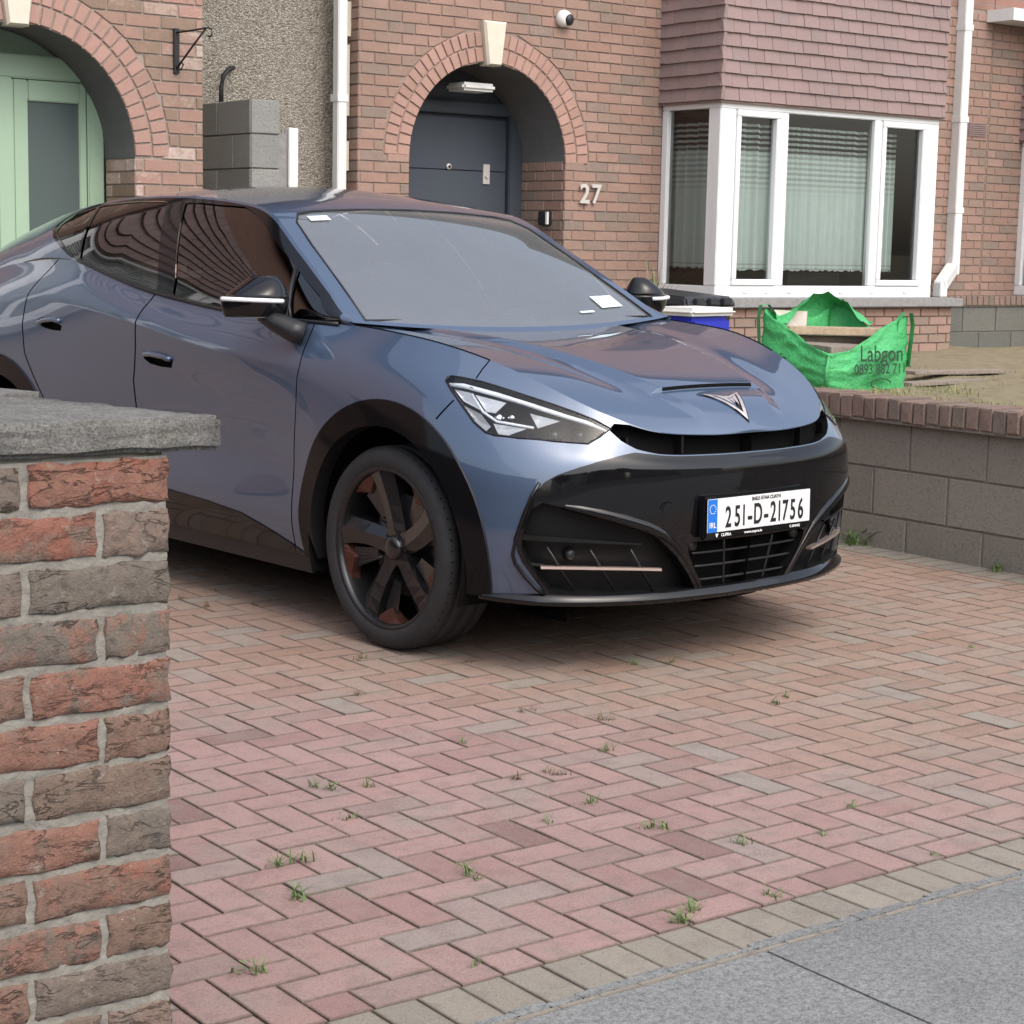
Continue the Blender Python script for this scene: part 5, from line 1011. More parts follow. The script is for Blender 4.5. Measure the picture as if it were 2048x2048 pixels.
def patch(polys, fun, flip=False, off=0.0, recess=0.0, mirror=False, offf=None):
    """-> verts, faces, normals of a region; recess pushes it in and adds walls"""
    idx = {}; uv = []; F = []
    for P in polys:
        q = []
        for p in P:
            k = (round(p[0], 5), round(p[1], 5))
            if k not in idx: idx[k] = len(uv); uv.append(p)
            if not q or q[-1] != idx[k]: q.append(idx[k])
        if q[0] == q[-1]: q = q[:-1]
        if len(set(q)) > 2: F.append(tuple(q))
    U = np.array(uv); p = fun(U[:, 0], U[:, 1]); n = nrm(fun, U[:, 0], U[:, 1])
    if flip: n = -n
    else: F = [f for f in F]
    if flip: F = [f[::-1] for f in F]
    o = off+(np.array([offf(a, b) for a, b in uv]) if offf else 0.0)
    q = p+n*np.reshape(o, (-1, 1)) if np.ndim(o) else p+n*o
    V = [tuple(x) for x in q]; N = [tuple(x) for x in n]
    if recess:
        V = [tuple(x) for x in q-n*recess]; ec = {}
        for f in F:
            for k in range(len(f)): e = (f[k], f[(k+1) % len(f)]); ec[e] = 1
        m = len(V); mp = {}
        for (a, b) in list(ec):
            if (b, a) in ec: continue
            ids = []
            for x, base in ((a, q), (b, q), (b, q-n*recess), (a, q-n*recess)):
                V.append(tuple(base[x])); N.append((0, 0, 0)); ids.append(len(V)-1)
            F.append((ids[0], ids[1], ids[2], ids[3]))
    if mirror:
        return [(a, -b, c) for a, b, c in V], [f[::-1] for f in F], [(a, -b, c) for a, b, c in N]
    return V, F, N
def solid(name, parts, mat, parent=car, smooth=True, custom=True):
    V, F, N = [], [], []
    for v, f, n in parts: b = len(V); V += v; F += [tuple(i+b for i in q) for q in f]; N += n
    me = mesh_of(name, V, F, smooth); o = link(name, me, mat, parent)
    if custom and smooth:
        fl = [(x if (x[0] or x[1] or x[2]) else (0, 0, 0)) for x in N]
        me.normals_split_custom_set_from_vertices(fl)
    return o
PL = POLY
cut = Cutter(np.linspace(0, 18, 217), np.linspace(0, 5, 61))
def widen(line, du, dv=0.0):
    return [(a-du, b-dv) for a, b in line]+[(a+du, b+dv) for a, b in line[::-1]]
slot = [(-.01, 4.06), (1.0, 4.06), (2.05, 4.05), (2.45, 4.12), (2.72, 4.30), (2.97, 4.56), (2.85, 4.80), (2.5, 4.955), (2.0, 4.965), (1.0, 4.965), (-.01, 4.965)]
ext = lambda L: [(L[0][0], 5.01)]+L+[(L[-1][0], -.01)]
doorf, doorb, doorr = ext(PL['door_f']), ext(PL['door_b']), ext(PL['door_r'])
maskp = [(-.01, 3.99), (2.2, 3.985), (2.5, 3.95)]+PL['mask_edge']+[(4.1, -.02), (-.01, -.02)]
sillp = [(9.6, -.02)]+PL['sill']+[(13.3, 1.0), (13.3, -.02)]
gaps = [widen(doorf, .010), widen(doorb, .009), widen(doorr, .009), widen(PL['bonnet_cut'], .016), widen(PL['bumper_cut'], .013, .008)]
crest = [(6.14, 4.985), (0, 4.985), (0, 5.01), (6.14, 5.01)]
for P in ([PL[k] for k in ('headlight', 'intake', 'grille', 'arch_f', 'arch_fi', 'arch_r', 'arch_ri', 'handle_f', 'handle_r')]+[slot, maskp, sillp]+gaps): cut.poly(P)
cut.poly(PL['bonnet_cut'], False); cut.poly([(6.265, 4.6), (6.27, 4.4)], False)
def uat(line, v):
    L = sorted(line, key=lambda t: t[1])
    for a, b in zip(L, L[1:]):
        if a[1] <= v <= b[1]: return a[0]+(b[0]-a[0])*(v-a[1])/max(1e-9, b[1]-a[1])
    return L[0][0] if v < L[0][1] else L[-1][0]
BB = {}
def inpoly(k, P, u, v):
    if k not in BB: BB[k] = (min(p[0] for p in P), max(p[0] for p in P), min(p[1] for p in P), max(p[1] for p in P))
    b = BB[k]; return b[0] <= u <= b[1] and b[2] <= v <= b[3] and pip((u, v), P)
def classify(u, v):
    if inpoly('afi', PL['arch_fi'], u, v) or inpoly('ari', PL['arch_ri'], u, v): return None
    if inpoly('af', PL['arch_f'], u, v): return 'cladf'
    if inpoly('ar', PL['arch_r'], u, v): return 'cladr'
    if inpoly('hl', PL['headlight'], u, v): return 'head'
    for i, g_ in enumerate(gaps):
        if inpoly('g%d' % i, g_, u, v): return 'gap'
    if inpoly('sl', slot, u, v): return 'slot'
    if inpoly('in', PL['intake'], u, v): return 'intake'
    if inpoly('gr', PL['grille'], u, v): return 'grille'
    if inpoly('mk', maskp, u, v): return 'mask'
    if inpoly('si', sillp, u, v): return 'sill'
    if inpoly('hf', PL['handle_f'], u, v): return 'hf'
    if inpoly('hr', PL['handle_r'], u, v): return 'hr'
    if u > uat(doorr, v): return 'quarter' if u < 15.9 else 'rear'
    if u > uat(doorb, v): return 'doorr'
    if u > uat(doorf, v): return 'doorf'
    if v > 3.5 and u < 6.9 and v > uat([(6.855, 4.28), (2.9, 4.598)], v)*0+4.2 and u < uat(PL['bonnet_cut'], v)+.0: return 'bonnet'
    if u < uat(PL['bumper_cut'], v) and not (v > 4.3 and u > 6.27): return 'bumper'
    return 'fender'
REG = cut.regions(classify)
def both(k, **kw): return [patch(REG[k], S, **kw), patch(REG[k], S, mirror=True, **kw)]
def each(name, k, mat, **kw): return [solid(name, [patch(REG[k], S, mirror=mr, **kw)], mat) for mr in (False, True)]
FLIPS = bool(nrm(S, np.array([11.0]), np.array([2.0]))[0][1] > 0)
kw0 = dict(flip=FLIPS)
# ---- bonnet top surface
crs = [S(float(u), 5.0) for u in range(10)]
CB = np.array([0, .022, .046, .040, .024, .002, -.014, -.024, -.026, -.026])
def sst(a, b, x): t = np.clip((x-a)/(b-a), 0, 1); return t*t*(3-2*t)
def BN(u, w_):
    u = np.asarray(u, float); w_ = np.asarray(w_, float); uc = np.clip(u, 0, 9); e = S(uc, np.full_like(uc, 5.0)); c = C1(CB, uc); half = -e[..., 1]
    x = e[..., 0]-np.maximum(u-9, 0)*.20-.05*np.maximum(u-9, 0)*(1-w_**2)-.075*sst(6.5, 9, uc)*(1-w_**2); y = half*w_; ay = np.abs(y)
    z = e[..., 2]+c*(1-w_**2)
    yv = np.interp(x, [-.3, 0, .35, .65, .8], [.46, .40, .31, .235, .17]); dome = .018*np.clip((yv+.05-ay)/.05, 0, 1)*sst(.86, .72, x)*(.45+.55*sst(-.5, .55, x))
    step = -.014*sst(.648, .653, x)*sst(yv+.05, yv-.004, ay)*sst(.80, .66, x)
    vall = -.008*np.exp(-((ay-(yv+.10))/.06)**2)*sst(.8, .5, x)
    return np.stack([x, y, z+dome+step+vall+.004*np.maximum(u-9, 0)], -1)
ub = np.concatenate([np.linspace(.001, 3.3, 60), np.linspace(3.32, 3.9, 60)[0:], np.linspace(3.95, 9.45, 110)]); wb = np.concatenate([np.linspace(-1, 1, 181)])
UU, WW = np.meshgrid(ub, wb, indexing='ij'); bp_ = BN(UU, WW).reshape(-1, 3); nw = len(wb)
bn_ = nrm(BN, UU.ravel(), WW.ravel(), 2e-4)
if bn_[len(bn_)//2][2] < 0: bn_ = -bn_
bf_ = [(i*nw+j, i*nw+j+1, (i+1)*nw+j+1, (i+1)*nw+j) for i in range(len(ub)-1) for j in range(nw-1)]
a_, b_, c_ = bp_[bf_[5000][0]], bp_[bf_[5000][1]], bp_[bf_[5000][2]]
if np.cross(b_-a_, c_-b_)[2] < 0: bf_ = [f[::-1] for f in bf_]
solid('bonnet', both('bonnet', **kw0)+[([tuple(x) for x in bp_], bf_, [tuple(x) for x in bn_])], 'paint')
# vent slit between the raised bonnet panel and the nose
m = MB(); xs_ = np.linspace(-.225, .225, 25)
def bpt(x, y, dz):      # point on bonnet at plan x, y
    u0 = 1.0; lo, hi = 0.0, 9.4
    for _ in range(40):
        md = (lo+hi)/2; e = S(md if md < 9 else 9.0, 5.0); half = max(1e-3, -e[1]); p = BN(np.array(md), np.array(np.clip(y/half, -1, 1)))
        if p[0] > x: lo = md
        else: hi = md
    return (x, y, float(p[2])+dz)
sl_ = [(bpt(.6490, y, .0008), bpt(.6520, y, .0005)) for y in xs_]
for (a, b), (c, d) in zip(sl_, sl_[1:]): m.quad(a, b, d, c)
m.build('bonnet_vent', 'dark', car)
for s_ in (-1, 1):
    m = MB(); m.tube([(p[0], p[1]*s_, p[2]+.001) for p in [S(u, 5.0) for u in np.linspace(6.14, 9.0, 30)]], .0022, 5); m.build('bonnet_shut_line', 'dark', car, True)
# ---- painted panels, doors
fen = each('front_fender', 'fender', 'paint', **kw0)
solid('front_bumper', both('bumper', **kw0), 'paint')
df_ = each('front_door', 'doorf', 'paint', **kw0); dr_ = each('rear_door', 'doorr', 'paint', **kw0)
each('rear_quarter', 'quarter', 'paint', **kw0); solid('tail', both('rear', **kw0), 'paint')
solid('panel_gap', both('gap', recess=.010, **kw0), 'dark')
each('side_sill', 'sill', 'gloss', off=.004, **kw0)
for k, ds in (('hf', df_), ('hr', dr_)):
    for mr, d in zip((False, True), ds):
        v, f, n = patch(REG[k], S, mirror=mr, recess=.022, **kw0); solid('handle_pocket', [(v, f, n)], 'dark', d)
        P = PL['handle_f' if k == 'hf' else 'handle_r']; u0, u1 = min(p[0] for p in P), max(p[0] for p in P); v0, v1 = min(p[1] for p in P), max(p[1] for p in P); pts = []
        for t in np.linspace(0, 1, 9):
            u_ = u1+(u0-u1)*(.06+.88*t); c = S(u_, v1-.03-.05*(1-t)+(.02 if .2 < t < .8 else 0)); n_ = nrm(S, np.array([u_]), np.array([3.5]))[0]*(-1 if FLIPS else 1); q = c+n_*(.004+.004*math.sin(t*3.14)); pts.append((q[0], q[1]*(-1 if mr else 1), q[2]))
        h_ = MB(); h_.tube(pts, .0105, 10); h_.build('door_handle', 'paint', d, True)
# ---- wheel arch cladding with returned inner lip
for k in ('cladf', 'cladr'):
    for mr in (False, True):
        V, F, N = patch(REG[k], S, mirror=mr, off=.007, **kw0); o = solid('arch_cladding', [(V, F, N)], 'cladding')
        ec = {}
        for f in F:
            for i in range(len(f)): ec[(f[i], f[(i+1) % len(f)])] = 1
        v2, f2 = [], []
        for a, b in ec:
            if (b, a) in ec: continue
            A, B = Vector(V[a]), Vector(V[b]); s_ = Vector((0, .06 if not mr else -.06, 0)); cx = 0.01 if k == 'cladf' else -2.766
            inner = math.hypot(A.x-cx, A.z-.36) < .45
            d_ = s_ if inner else s_*.16
            n_ = len(v2); v2 += [A, B, B+d_, A+d_]; f2.append((n_, n_+3, n_+2, n_+1))
        mk('cladding_return', v2, f2, 'satin', o)
# ---- black mask, slots and grilles
solid('front_mask', both('mask', off=.004, **kw0), 'gloss')
sg_ = solid('upper_grille', both('slot', recess=.05, **kw0), 'dark')
for y in (-.30, .30, -.62*.8, .62*.8):
    p = S(abs(y)/.2 if abs(y) < .41 else 2.5, 4.5); m = MB(); m.box(p[0]-.04, p[0]-.012, y-.006, y+.006, .716, .782); m.build('grille_web', 'gloss', sg_, bevel=.002)
ig = [solid('side_intake', [patch(REG['intake'], S, mirror=mr, recess=.06, **kw0)], 'intakedark') for mr in (False, True)]
lg = solid('lower_grille', both('grille', recess=.07, **kw0), 'dark')
SN = -1.0 if FLIPS else 1.0
def on(u, v, d): return S(u, v)+nrm(S, np.array([u]), np.array([v]))[0]*SN*d
def strip(u0, v0, u1, v1, d, hw, n=16, t=.006, taper=False):
    """slim fin following the skin between two places, set d behind it"""
    pts = [on(u0+(u1-u0)*k/n, v0+(v1-v0)*k/n, d) for k in range(n+1)]; return pts
def fin(pts, hz, depth, name, mat, parent, mr, taper=0.0):
    m = MB(); N_ = len(pts)
    for i, p in enumerate(pts):
        k = 1-taper*abs(i/(N_-1)*1.0) if taper >= 0 else 1+taper*(1-i/(N_-1)); x, y, z = p; y = -y if mr else y
        m.v += [(x, y, z+hz*k), (x, y, z-hz*k), (x-depth, y*(1-.02), z-hz*k), (x-depth, y*(1-.02), z+hz*k)]
    for i in range(N_-1):
        a, b = i*4, i*4+4; q = [(a, a+1, b+1, b), (a+1, a+2, b+2, b+1), (a+2, a+3, b+3, b+2), (a+3, a, b, b+3)]; m.f += [t[::-1] for t in q] if mr else q
    m.f += [(3, 2, 1, 0), tuple((N_-1)*4+k for k in range(4))]; return m.build(name, mat, parent, False)
INT = PINT
for mr in (False, True):
    g_ = ig[1 if mr else 0]
    fin([on(u, v, -.006) for u, v in INT['fin1']], .009, .03, 'intake_blade', 'gloss', g_, mr, .7)
    fin([on(u, v, -.003) for u, v in INT['fin2']], .0042, .02, 'accent_strip', 'copperbright', g_, mr)
    fin([on(u, v, -.02) for u, v in INT['fin2b']], .004, .02, 'intake_blade', 'satin', g_, mr)
    for q in INT['slats']:
        m = MB(); pts = [on(u, v, -.018) for u, v in q]; m.tube([(p[0], -p[1] if mr else p[1], p[2]) for p in pts], .0048, 6); m.build('intake_slat', 'satin', g_, True)
    p = on(*INT['sensor'], -.045); m = MB(); y = -p[1] if mr else p[1]; m.tube([(p[0]-.01, y, p[2]), (p[0]+.012, y, p[2]), (p[0]+.018, y, p[2])], [.021, .020, .012], 18); m.build('parking_sensor', 'satin', g_, True)
    # wing shaped upper lip of the intake and bright lower frame
    m = MB(); W_ = [on(u, v, .006) for u, v in INT['wing']]
    for i, p in enumerate(W_):
        t = i/(len(W_)-1); k = math.sin(min(1, t*1.15+.05)*3.14)*.9+.1; y = lambda yy: -yy if mr else yy
        o1 = on(INT['wing'][i][0], INT['wing'][i][1]+.0+.20*k, .004); o2 = p+np.array([.020*k, 0, .004*k]); o3 = p-np.array([0.004, 0, .010]); o4 = p-np.array([.05, 0, .0])
        for q in (o1, o2, o3, o4): m.v.append((q[0], y(q[1]), q[2]))
    for i in range(len(W_)-1):
        for k in range(3): a, b = i*4+k, i*4+4+k; m.f.append((a, a+1, b+1, b) if mr else (b, b+1, a+1, a))
    m.build('mask_wing', 'gloss', car, True)
    m = MB(); m.tube([(p[0], -p[1] if mr else p[1], p[2]) for p in [on(u, v, .004) for u, v in INT['edge']]], .0065, 8); m.build('intake_frame', 'gloss', g_, True)
# lower grille bars
for v in (.30, .62, .93):
    u_ = 1.10+.28*(v-.2); pts = [on(u, v, -.012) for u in np.linspace(u_, 0, 12)]; pts = pts+[np.array([p[0], -p[1], p[2]]) for p in pts[::-1][1:]]; m = MB(); m.tube([tuple(p) for p in pts], .0048, 6); m.build('grille_bar', 'satin', lg, True)
for s_ in (-1, 1):
    m = MB(); m.tube([tuple(on(.62-.13*t, 1.19-1.12*t, -.010)*np.array([1, s_, 1])) for t in np.linspace(0, 1, 8)], .0046, 6); m.build('grille_bar', 'satin', lg, True)
    p = on(1.30, 1.10, -.02); m = MB(); m.tube([(p[0]-.02, p[1]*s_, p[2]), (p[0]+.010, p[1]*s_, p[2])], [.022, .018], 16); m.build('parking_sensor', 'satin', lg, True)
# splitter lip: closed loft along the bottom edge
m = MB(); us_ = np.concatenate([np.linspace(0, 3, 20), np.linspace(3.1, 5.9, 24)]); P_ = []
for u in us_:
    t = max(0, (u-4.6)/1.3); b0 = S(u, 0.0); n_ = nrm(S, np.array([u]), np.array([.2]))[0]*SN; n_[2] = 0; k = (1-t)**.7 if t < 1 else 0
    P_.append((b0+n_*.004+np.array([0, 0, .022*k+.002]), b0+n_*(.028*k+.004)+np.array([0, 0, .004]), b0+n_*(.026*k+.003)+np.array([0, 0, -.012]), b0-n_*.10+np.array([0, 0, -.012])))
ALL = [[p*np.array([1, -1, 1]) for p in q] for q in P_[::-1]]+P_[1:]
for q in ALL: m.v += [tuple(p) for p in q]
for i in range(len(ALL)-1):
    for k in range(3): a, b = i*4+k, i*4+4+k; m.f.append((a, b, b+1, a+1))
m.build('splitter', 'gloss', car, True)
un = MB(); un.box(-3.45, .45, -.70, .70, .19, .30); un.add([(.45, -.70, .185), (.45, .70, .185), (.80, .50, .238), (.80, -.50, .238)], [(0, 1, 2, 3)]); un.build('undertray', 'dark', car)
for s_ in (-1, 1): un = MB(); un.box(-2.2, -.46, s_*.5-.36, s_*.5+.36, .195, .268); un.build('underbody_shield', 'satin', car)
# ---- headlamps
HLC = (sum(p[0] for p in PL['headlight'])/len(PL['headlight']), sum(p[1] for p in PL['headlight'])/len(PL['headlight']))
for mr in (False, True):
    hl = solid('headlight', [patch(REG['head'], S, mirror=mr, recess=.085, **kw0)], 'dark', smooth=True)
    V, F, N = patch(REG['head'], S, mirror=mr, off=.002, **kw0); solid('lamp_lens', [(V, F, N)], 'lens', hl)
    mm = lambda p: (p[0], -p[1] if mr else p[1], p[2])
    def surf_piece(name, uvp, d, mat, nn=10):
        q = [on(u, v, d) for u, v in uvp]; m = MB(); m.add([mm(p) for p in q], [tuple(range(len(q))) if mr else tuple(range(len(q)))[::-1]]); return m.build(name, mat, hl)
    m = MB(); m.tube([mm(on(u, v, -.010)) for u, v in INT['drl_top']], [.008]*(len(INT['drl_top'])-1)+[.003], 8); m.build('light_guide', 'drl', hl, True)
    m = MB(); m.tube([mm(on(u, v, -.022)) for u, v in INT['drl_kink']], .0048, 8); m.build('light_guide', 'drl', hl, True)
    for uvp, d in INT['reflectors']:
        q = [on(u, v, d) for u, v in uvp]; c = sum(q)/len(q)-np.array([.035, 0, 0]); m = MB(); m.v = [mm(p) for p in q]+[mm(c)]; n_ = len(q)
        for i in range(n_): m.f.append((i, (i+1) % n_, n_) if mr else ((i+1) % n_, i, n_))
        m.build('reflector', 'reflector', hl)
    for (u, v, r, d, mat) in INT['bulbs']:
        p = on(u, v, d); m = MB(); y = -p[1] if mr else p[1]; m.tube([(p[0]-.03, y, p[2]), (p[0], y, p[2]), (p[0]+r*.5, y, p[2])], [r, r, r*.35], 18); m.build('projector', mat, hl, True)
    m = MB(); ed = [mm(on(u, v, .001)) for u, v in PL['headlight']]; m.tube(ed+[ed[0]], .0042, 6); m.build('lamp_surround', 'gloss', hl, True)
# ---- greenhouse
gc = Cutter(np.linspace(0, 11, 133), np.linspace(0, 1, 31))
DLO = [(.12, -.02), (6.9, -.02), (7.35, .06), (7.75, .20), (8.15, .38), (8.38, .54), (8.44, .72), (8.24, .92), (7.65, .978), (6, .978), (3.55, .978), (2.6, .965), (1.7, .955), (.9, .94), (.3, .85)]
wf = [(u, max(.035, v)) for u, v in PL['win_f']]; wq = [(u, max(.05, v)) for u, v in PL['win_q']]; wr = [(u, max(.035, v)) for u, v in PL['win_r']]
divr = [(7.50, .95), (7.56, .95), (6.99, .02), (6.93, .02)]
for P in (DLO, wf, wq, wr, divr): gc.poly(P)
def gclass(u, v):
    if pip((u, v), wf): return 'wf'
    if pip((u, v), wq): return 'wq'
    if pip((u, v), wr): return 'trim' if pip((u, v), divr) else 'wr'
    if pip((u, v), DLO): return 'trim'
    return 'rail'
GR_ = gc.regions(gclass); FG = bool(nrm(G, np.array([4.0]), np.array([.5]))[0][1] > 0); kg = dict(flip=FG)
for mr in (False, True):
    d1, d2 = df_[1 if mr else 0], dr_[1 if mr else 0]
    solid('side_window', [patch(GR_['wf'], G, mirror=mr, off=-.006, **kg)], 'tint', d1); solid('quarter_light', [patch(GR_['wq'], G, mirror=mr, off=-.006, **kg)], 'tint', d1); solid('side_window', [patch(GR_['wr'], G, mirror=mr, off=-.006, **kg)], 'tint', d2)
    solid('window_trim', [patch(GR_['trim'], G, mirror=mr, **kg)], 'gloss'); solid('roof_rail', [patch(GR_['rail'], G, mirror=mr, **kg)], 'paint')
    sg = -1 if not mr else 1
    for a_u, b_u in ((.25, 6.95),):
        pts = [G(np.array(u), np.array(.012)) for u in np.linspace(a_u, b_u, 40)]; m = MB(); m.tube([(p[0], p[1]*(1 if not mr else -1)-(.004 if not mr else -.004), p[2]) for p in pts], .0075, 6); m.build('window_seal', 'satin', car, True)
    pts = [G(np.array(u), np.array(w_)) for u, w_ in ((1.72, .82), (1.5, .56), (1.28, .28), (1.10, .05))]; m = MB(); m.tube([(p[0], p[1]*(1 if not mr else -1)+(-.003 if not mr else .003), p[2]) for p in pts], .007, 8); m.build('window_divider', 'satin', car, True)
rc = Cutter(np.linspace(0, 11, 111), np.linspace(-1, 1, 41)); WS = [(.10, -.93), (.10, .93), (1, .925), (2, .915), (2.6, .90), (2.86, .84), (2.93, .72), (2.95, .4), (2.955, 0), (2.95, -.4), (2.93, -.72), (2.86, -.84), (2.6, -.90), (2, -.915), (1, -.925)]
rc.poly(WS); RR = rc.regions(lambda u, v: 'ws' if pip((u, v), WS) else ('roof' if u > 2.9 else 'pillar')); FR = bool(nrm(R2, np.array([6.0]), np.array([.0]))[0][2] < 0); kr = dict(flip=FR)
ws = solid('windscreen', [patch(RR['ws'], R2, off=-.004, **kr)], 'carglass'); solid('roof', [patch(RR['roof'], R2, **kr)], 'paint'); solid('windscreen_pillars', [patch(RR['pillar'], R2, **kr)], 'paint')
m = MB(); m.tube([tuple(R2(np.array(u), np.array(w_))) for u, w_ in WS+[WS[0]]], .0045, 6); m.build('windscreen_seal', 'satin', ws, True)
def on_ws(u, w_, d): 
    n_ = nrm(R2, np.array([u]), np.array([w_]))[0]*(-1 if FR else 1); return R2(np.array(u), np.array(w_))+n_*d
def ws_quad(name, u0, u1, w0, w1, mat, d=-.009): return mk(name, [tuple(on_ws(u, w_, d)) for u, w_ in ((u0, w0), (u0, w1), (u1, w1), (u1, w0))], [(0, 1, 2, 3)], mat, ws)
for n_, (u0, u1, w0, w1) in enumerate(((0.10, .32, -.93, .93),)):     # printed border at the foot of the glass
    m = MB(); K = 24
    for k in range(K): a, b = w0+(w1-w0)*k/K, w0+(w1-w0)*(k+1)/K; m.quad(*[tuple(on_ws(u, w_, -.010)) for u, w_ in ((u0, a), (u0, b), (u1, b), (u1, a))])
    m.build('printed_border', 'interior', ws)
ws_quad('windscreen_sticker', 2.62, 2.76, -.80, -.66, 'sticker', .0015); ws_quad('windscreen_sticker', .52, .86, .62, .80, 'sticker', .0015); ws_quad('windscreen_sticker', .42, .47, .42, .53, 'sticker', .0015)
m = MB(); c = on_ws(2.62, .02, -.05); m.box(c[0]-.10, c[0]+.06, -.11, .11, c[2]-.045, c[2]+.02); m.build('sensor_housing', 'interior', ws, bevel=.015)
m = MB(); m.box(c[0]-.19, c[0]-.15, -.12, .12, c[2]-.13, c[2]-.06); m.build('rear_view_mirror', 'gloss', ws, bevel=.012)
# cabin
m = MB(); m.box(-2.9, -.75, -.70, .70, .30, .62); m.build('cabin_floor', 'interior', car)
m = MB(); m.add([(-.30, -.74, 1.0), (-.30, .74, 1.0), (-.62, .74, 1.02), (-.62, -.74, 1.02), (-.66, -.74, .6), (-.66, .74, .6)], [(0, 1, 2, 3), (3, 2, 5, 4)]); m.build('dashboard', 'interior', car)
m = MB(); m.tube([(-.72+.0*t, .38+.18*math.cos(t), .96+.17*math.sin(t)) for t in np.linspace(0, 6.283, 28)], .014, 8); m.build('steering_wheel', 'satin', car, True)
for y in (-.36, .36):
    for x, nm in ((-1.45, 'front_seat'), (-2.35, 'rear_seat')):
        m = MB(); m.box(x-.24, x+.28, y-.25, y+.25, .55, .72); m.add([(x-.22, y-.25, .70), (x-.22, y+.25, .70), (x-.44, y+.22, 1.22), (x-.44, y-.22, 1.22), (x-.34, y-.25, .70), (x-.34, y+.25, .70), (x-.53, y+.22, 1.22), (x-.53, y-.22, 1.22)], [(0, 3, 2, 1), (4, 5, 6, 7), (3, 7, 6, 2), (0, 4, 7, 3), (1, 2, 6, 5)]); se = m.build(nm, 'seat', car, bevel=.03)
        m = MB(); m.box(x-.55, x-.44, y-.13, y+.13, 1.25, 1.43); m.build('headrest', 'seat', se, bevel=.035)
m = MB(); m.add([(-.10, -.80, 1.05), (-.10, .80, 1.05), (-.55, .80, 1.06), (-.55, -.80, 1.06), (-.55, -.8, .3), (-.55, .8, .3), (-.1, .8, .3), (-.1, -.8, .3)], [(0, 1, 2, 3), (3, 2, 5, 4), (1, 0, 7, 6)]); m.build('scuttle', 'dark', car)
m = MB(); m.tube([(-.36, .62, 1.096), (-.41, .70, 1.125), (-.50, .45, 1.15)], [.013, .010, .006], 8); m.build('wiper', 'satin', car, True)
m = MB(); m.tube([(-.33, -.10, 1.065), (-.36, .25, 1.085), (-.37, .55, 1.10)], [.010, .010, .008], 8); m.build('wiper', 'satin', car, True)
# ---- mirrors
for mr in (False, True):
    sg = 1 if mr else -1; mt = []; v = []; f = []; NA = 28; NL = 9
    root = bpy.data.objects.new('door_mirror', None); root.parent = car; COL.objects.link(root)
    def shell(z0, z1, mat, name):
        v, f = [], []
        for j in range(NL+1):
            t = j/NL
            for i in range(NA):
                a = i/NA*2*math.pi; yy = math.cos(a); xx = math.sin(a)
                z = z0+(z1-z0)*t; q = (z-1.115)/(1.262-1.115); k = math.sqrt(max(0, 1-((q-.42)/.60)**2)) if q > .42 else math.sqrt(max(0, 1-((.42-q)/.62)**2))
                kx = k*(1 if xx > 0 else .55); wout = .128*(1 if q < .45 else max(.05, 1-(q-.45)*1.15)); win = .118*(1 if q < .45 else max(.05, 1-(q-.45)*.80))
                y = -.99+(-yy*wout if yy > 0 else -yy*win)*(.55+.45*k)+.055*max(0, q-.4); x = -.635+xx*.095*kx-.03*yy*(1 if yy > 0 else .3)
                v.append((x, y*(-sg), z))
        for j in range(NL):
            for i in range(NA): a, b = j*NA+i, j*NA+(i+1) % NA; f.append((a, b, b+NA, a+NA) if not mr else (b, a, a+NA, b+NA))
        f.append(tuple(range(NA))); f.append(tuple(NL*NA+i for i in range(NA))[::-1]); return mk(name, v, f, mat, root, True)
    shell(1.190, 1.262, 'gloss', 'mirror_cap'); shell(1.115, 1.188, 'gloss', 'mirror_housing')
    m = MB(); pts = [(-.635+.095*math.sin(a)-.03*math.cos(a)*(1 if math.cos(a) > 0 else .3)+.004, (-.99-math.cos(a)*.131), 1.176+.004*math.cos(a)) for a in np.linspace(.02, 1.95, 18)]; m.tube([(x, y*(-sg), z) for x, y, z in pts], .008, 8); m.build('turn_signal', 'drl', root, True)
    m = MB(); m.tube([(-.605, -.985*-sg, 1.128), (-.565, -.955*-sg, 1.100), (-.50, -.92*-sg, 1.070), (-.475, -.895*-sg, 1.060)], [.030, .036, .042, .042], 12); m.build('mirror_arm', 'satin', root, True)
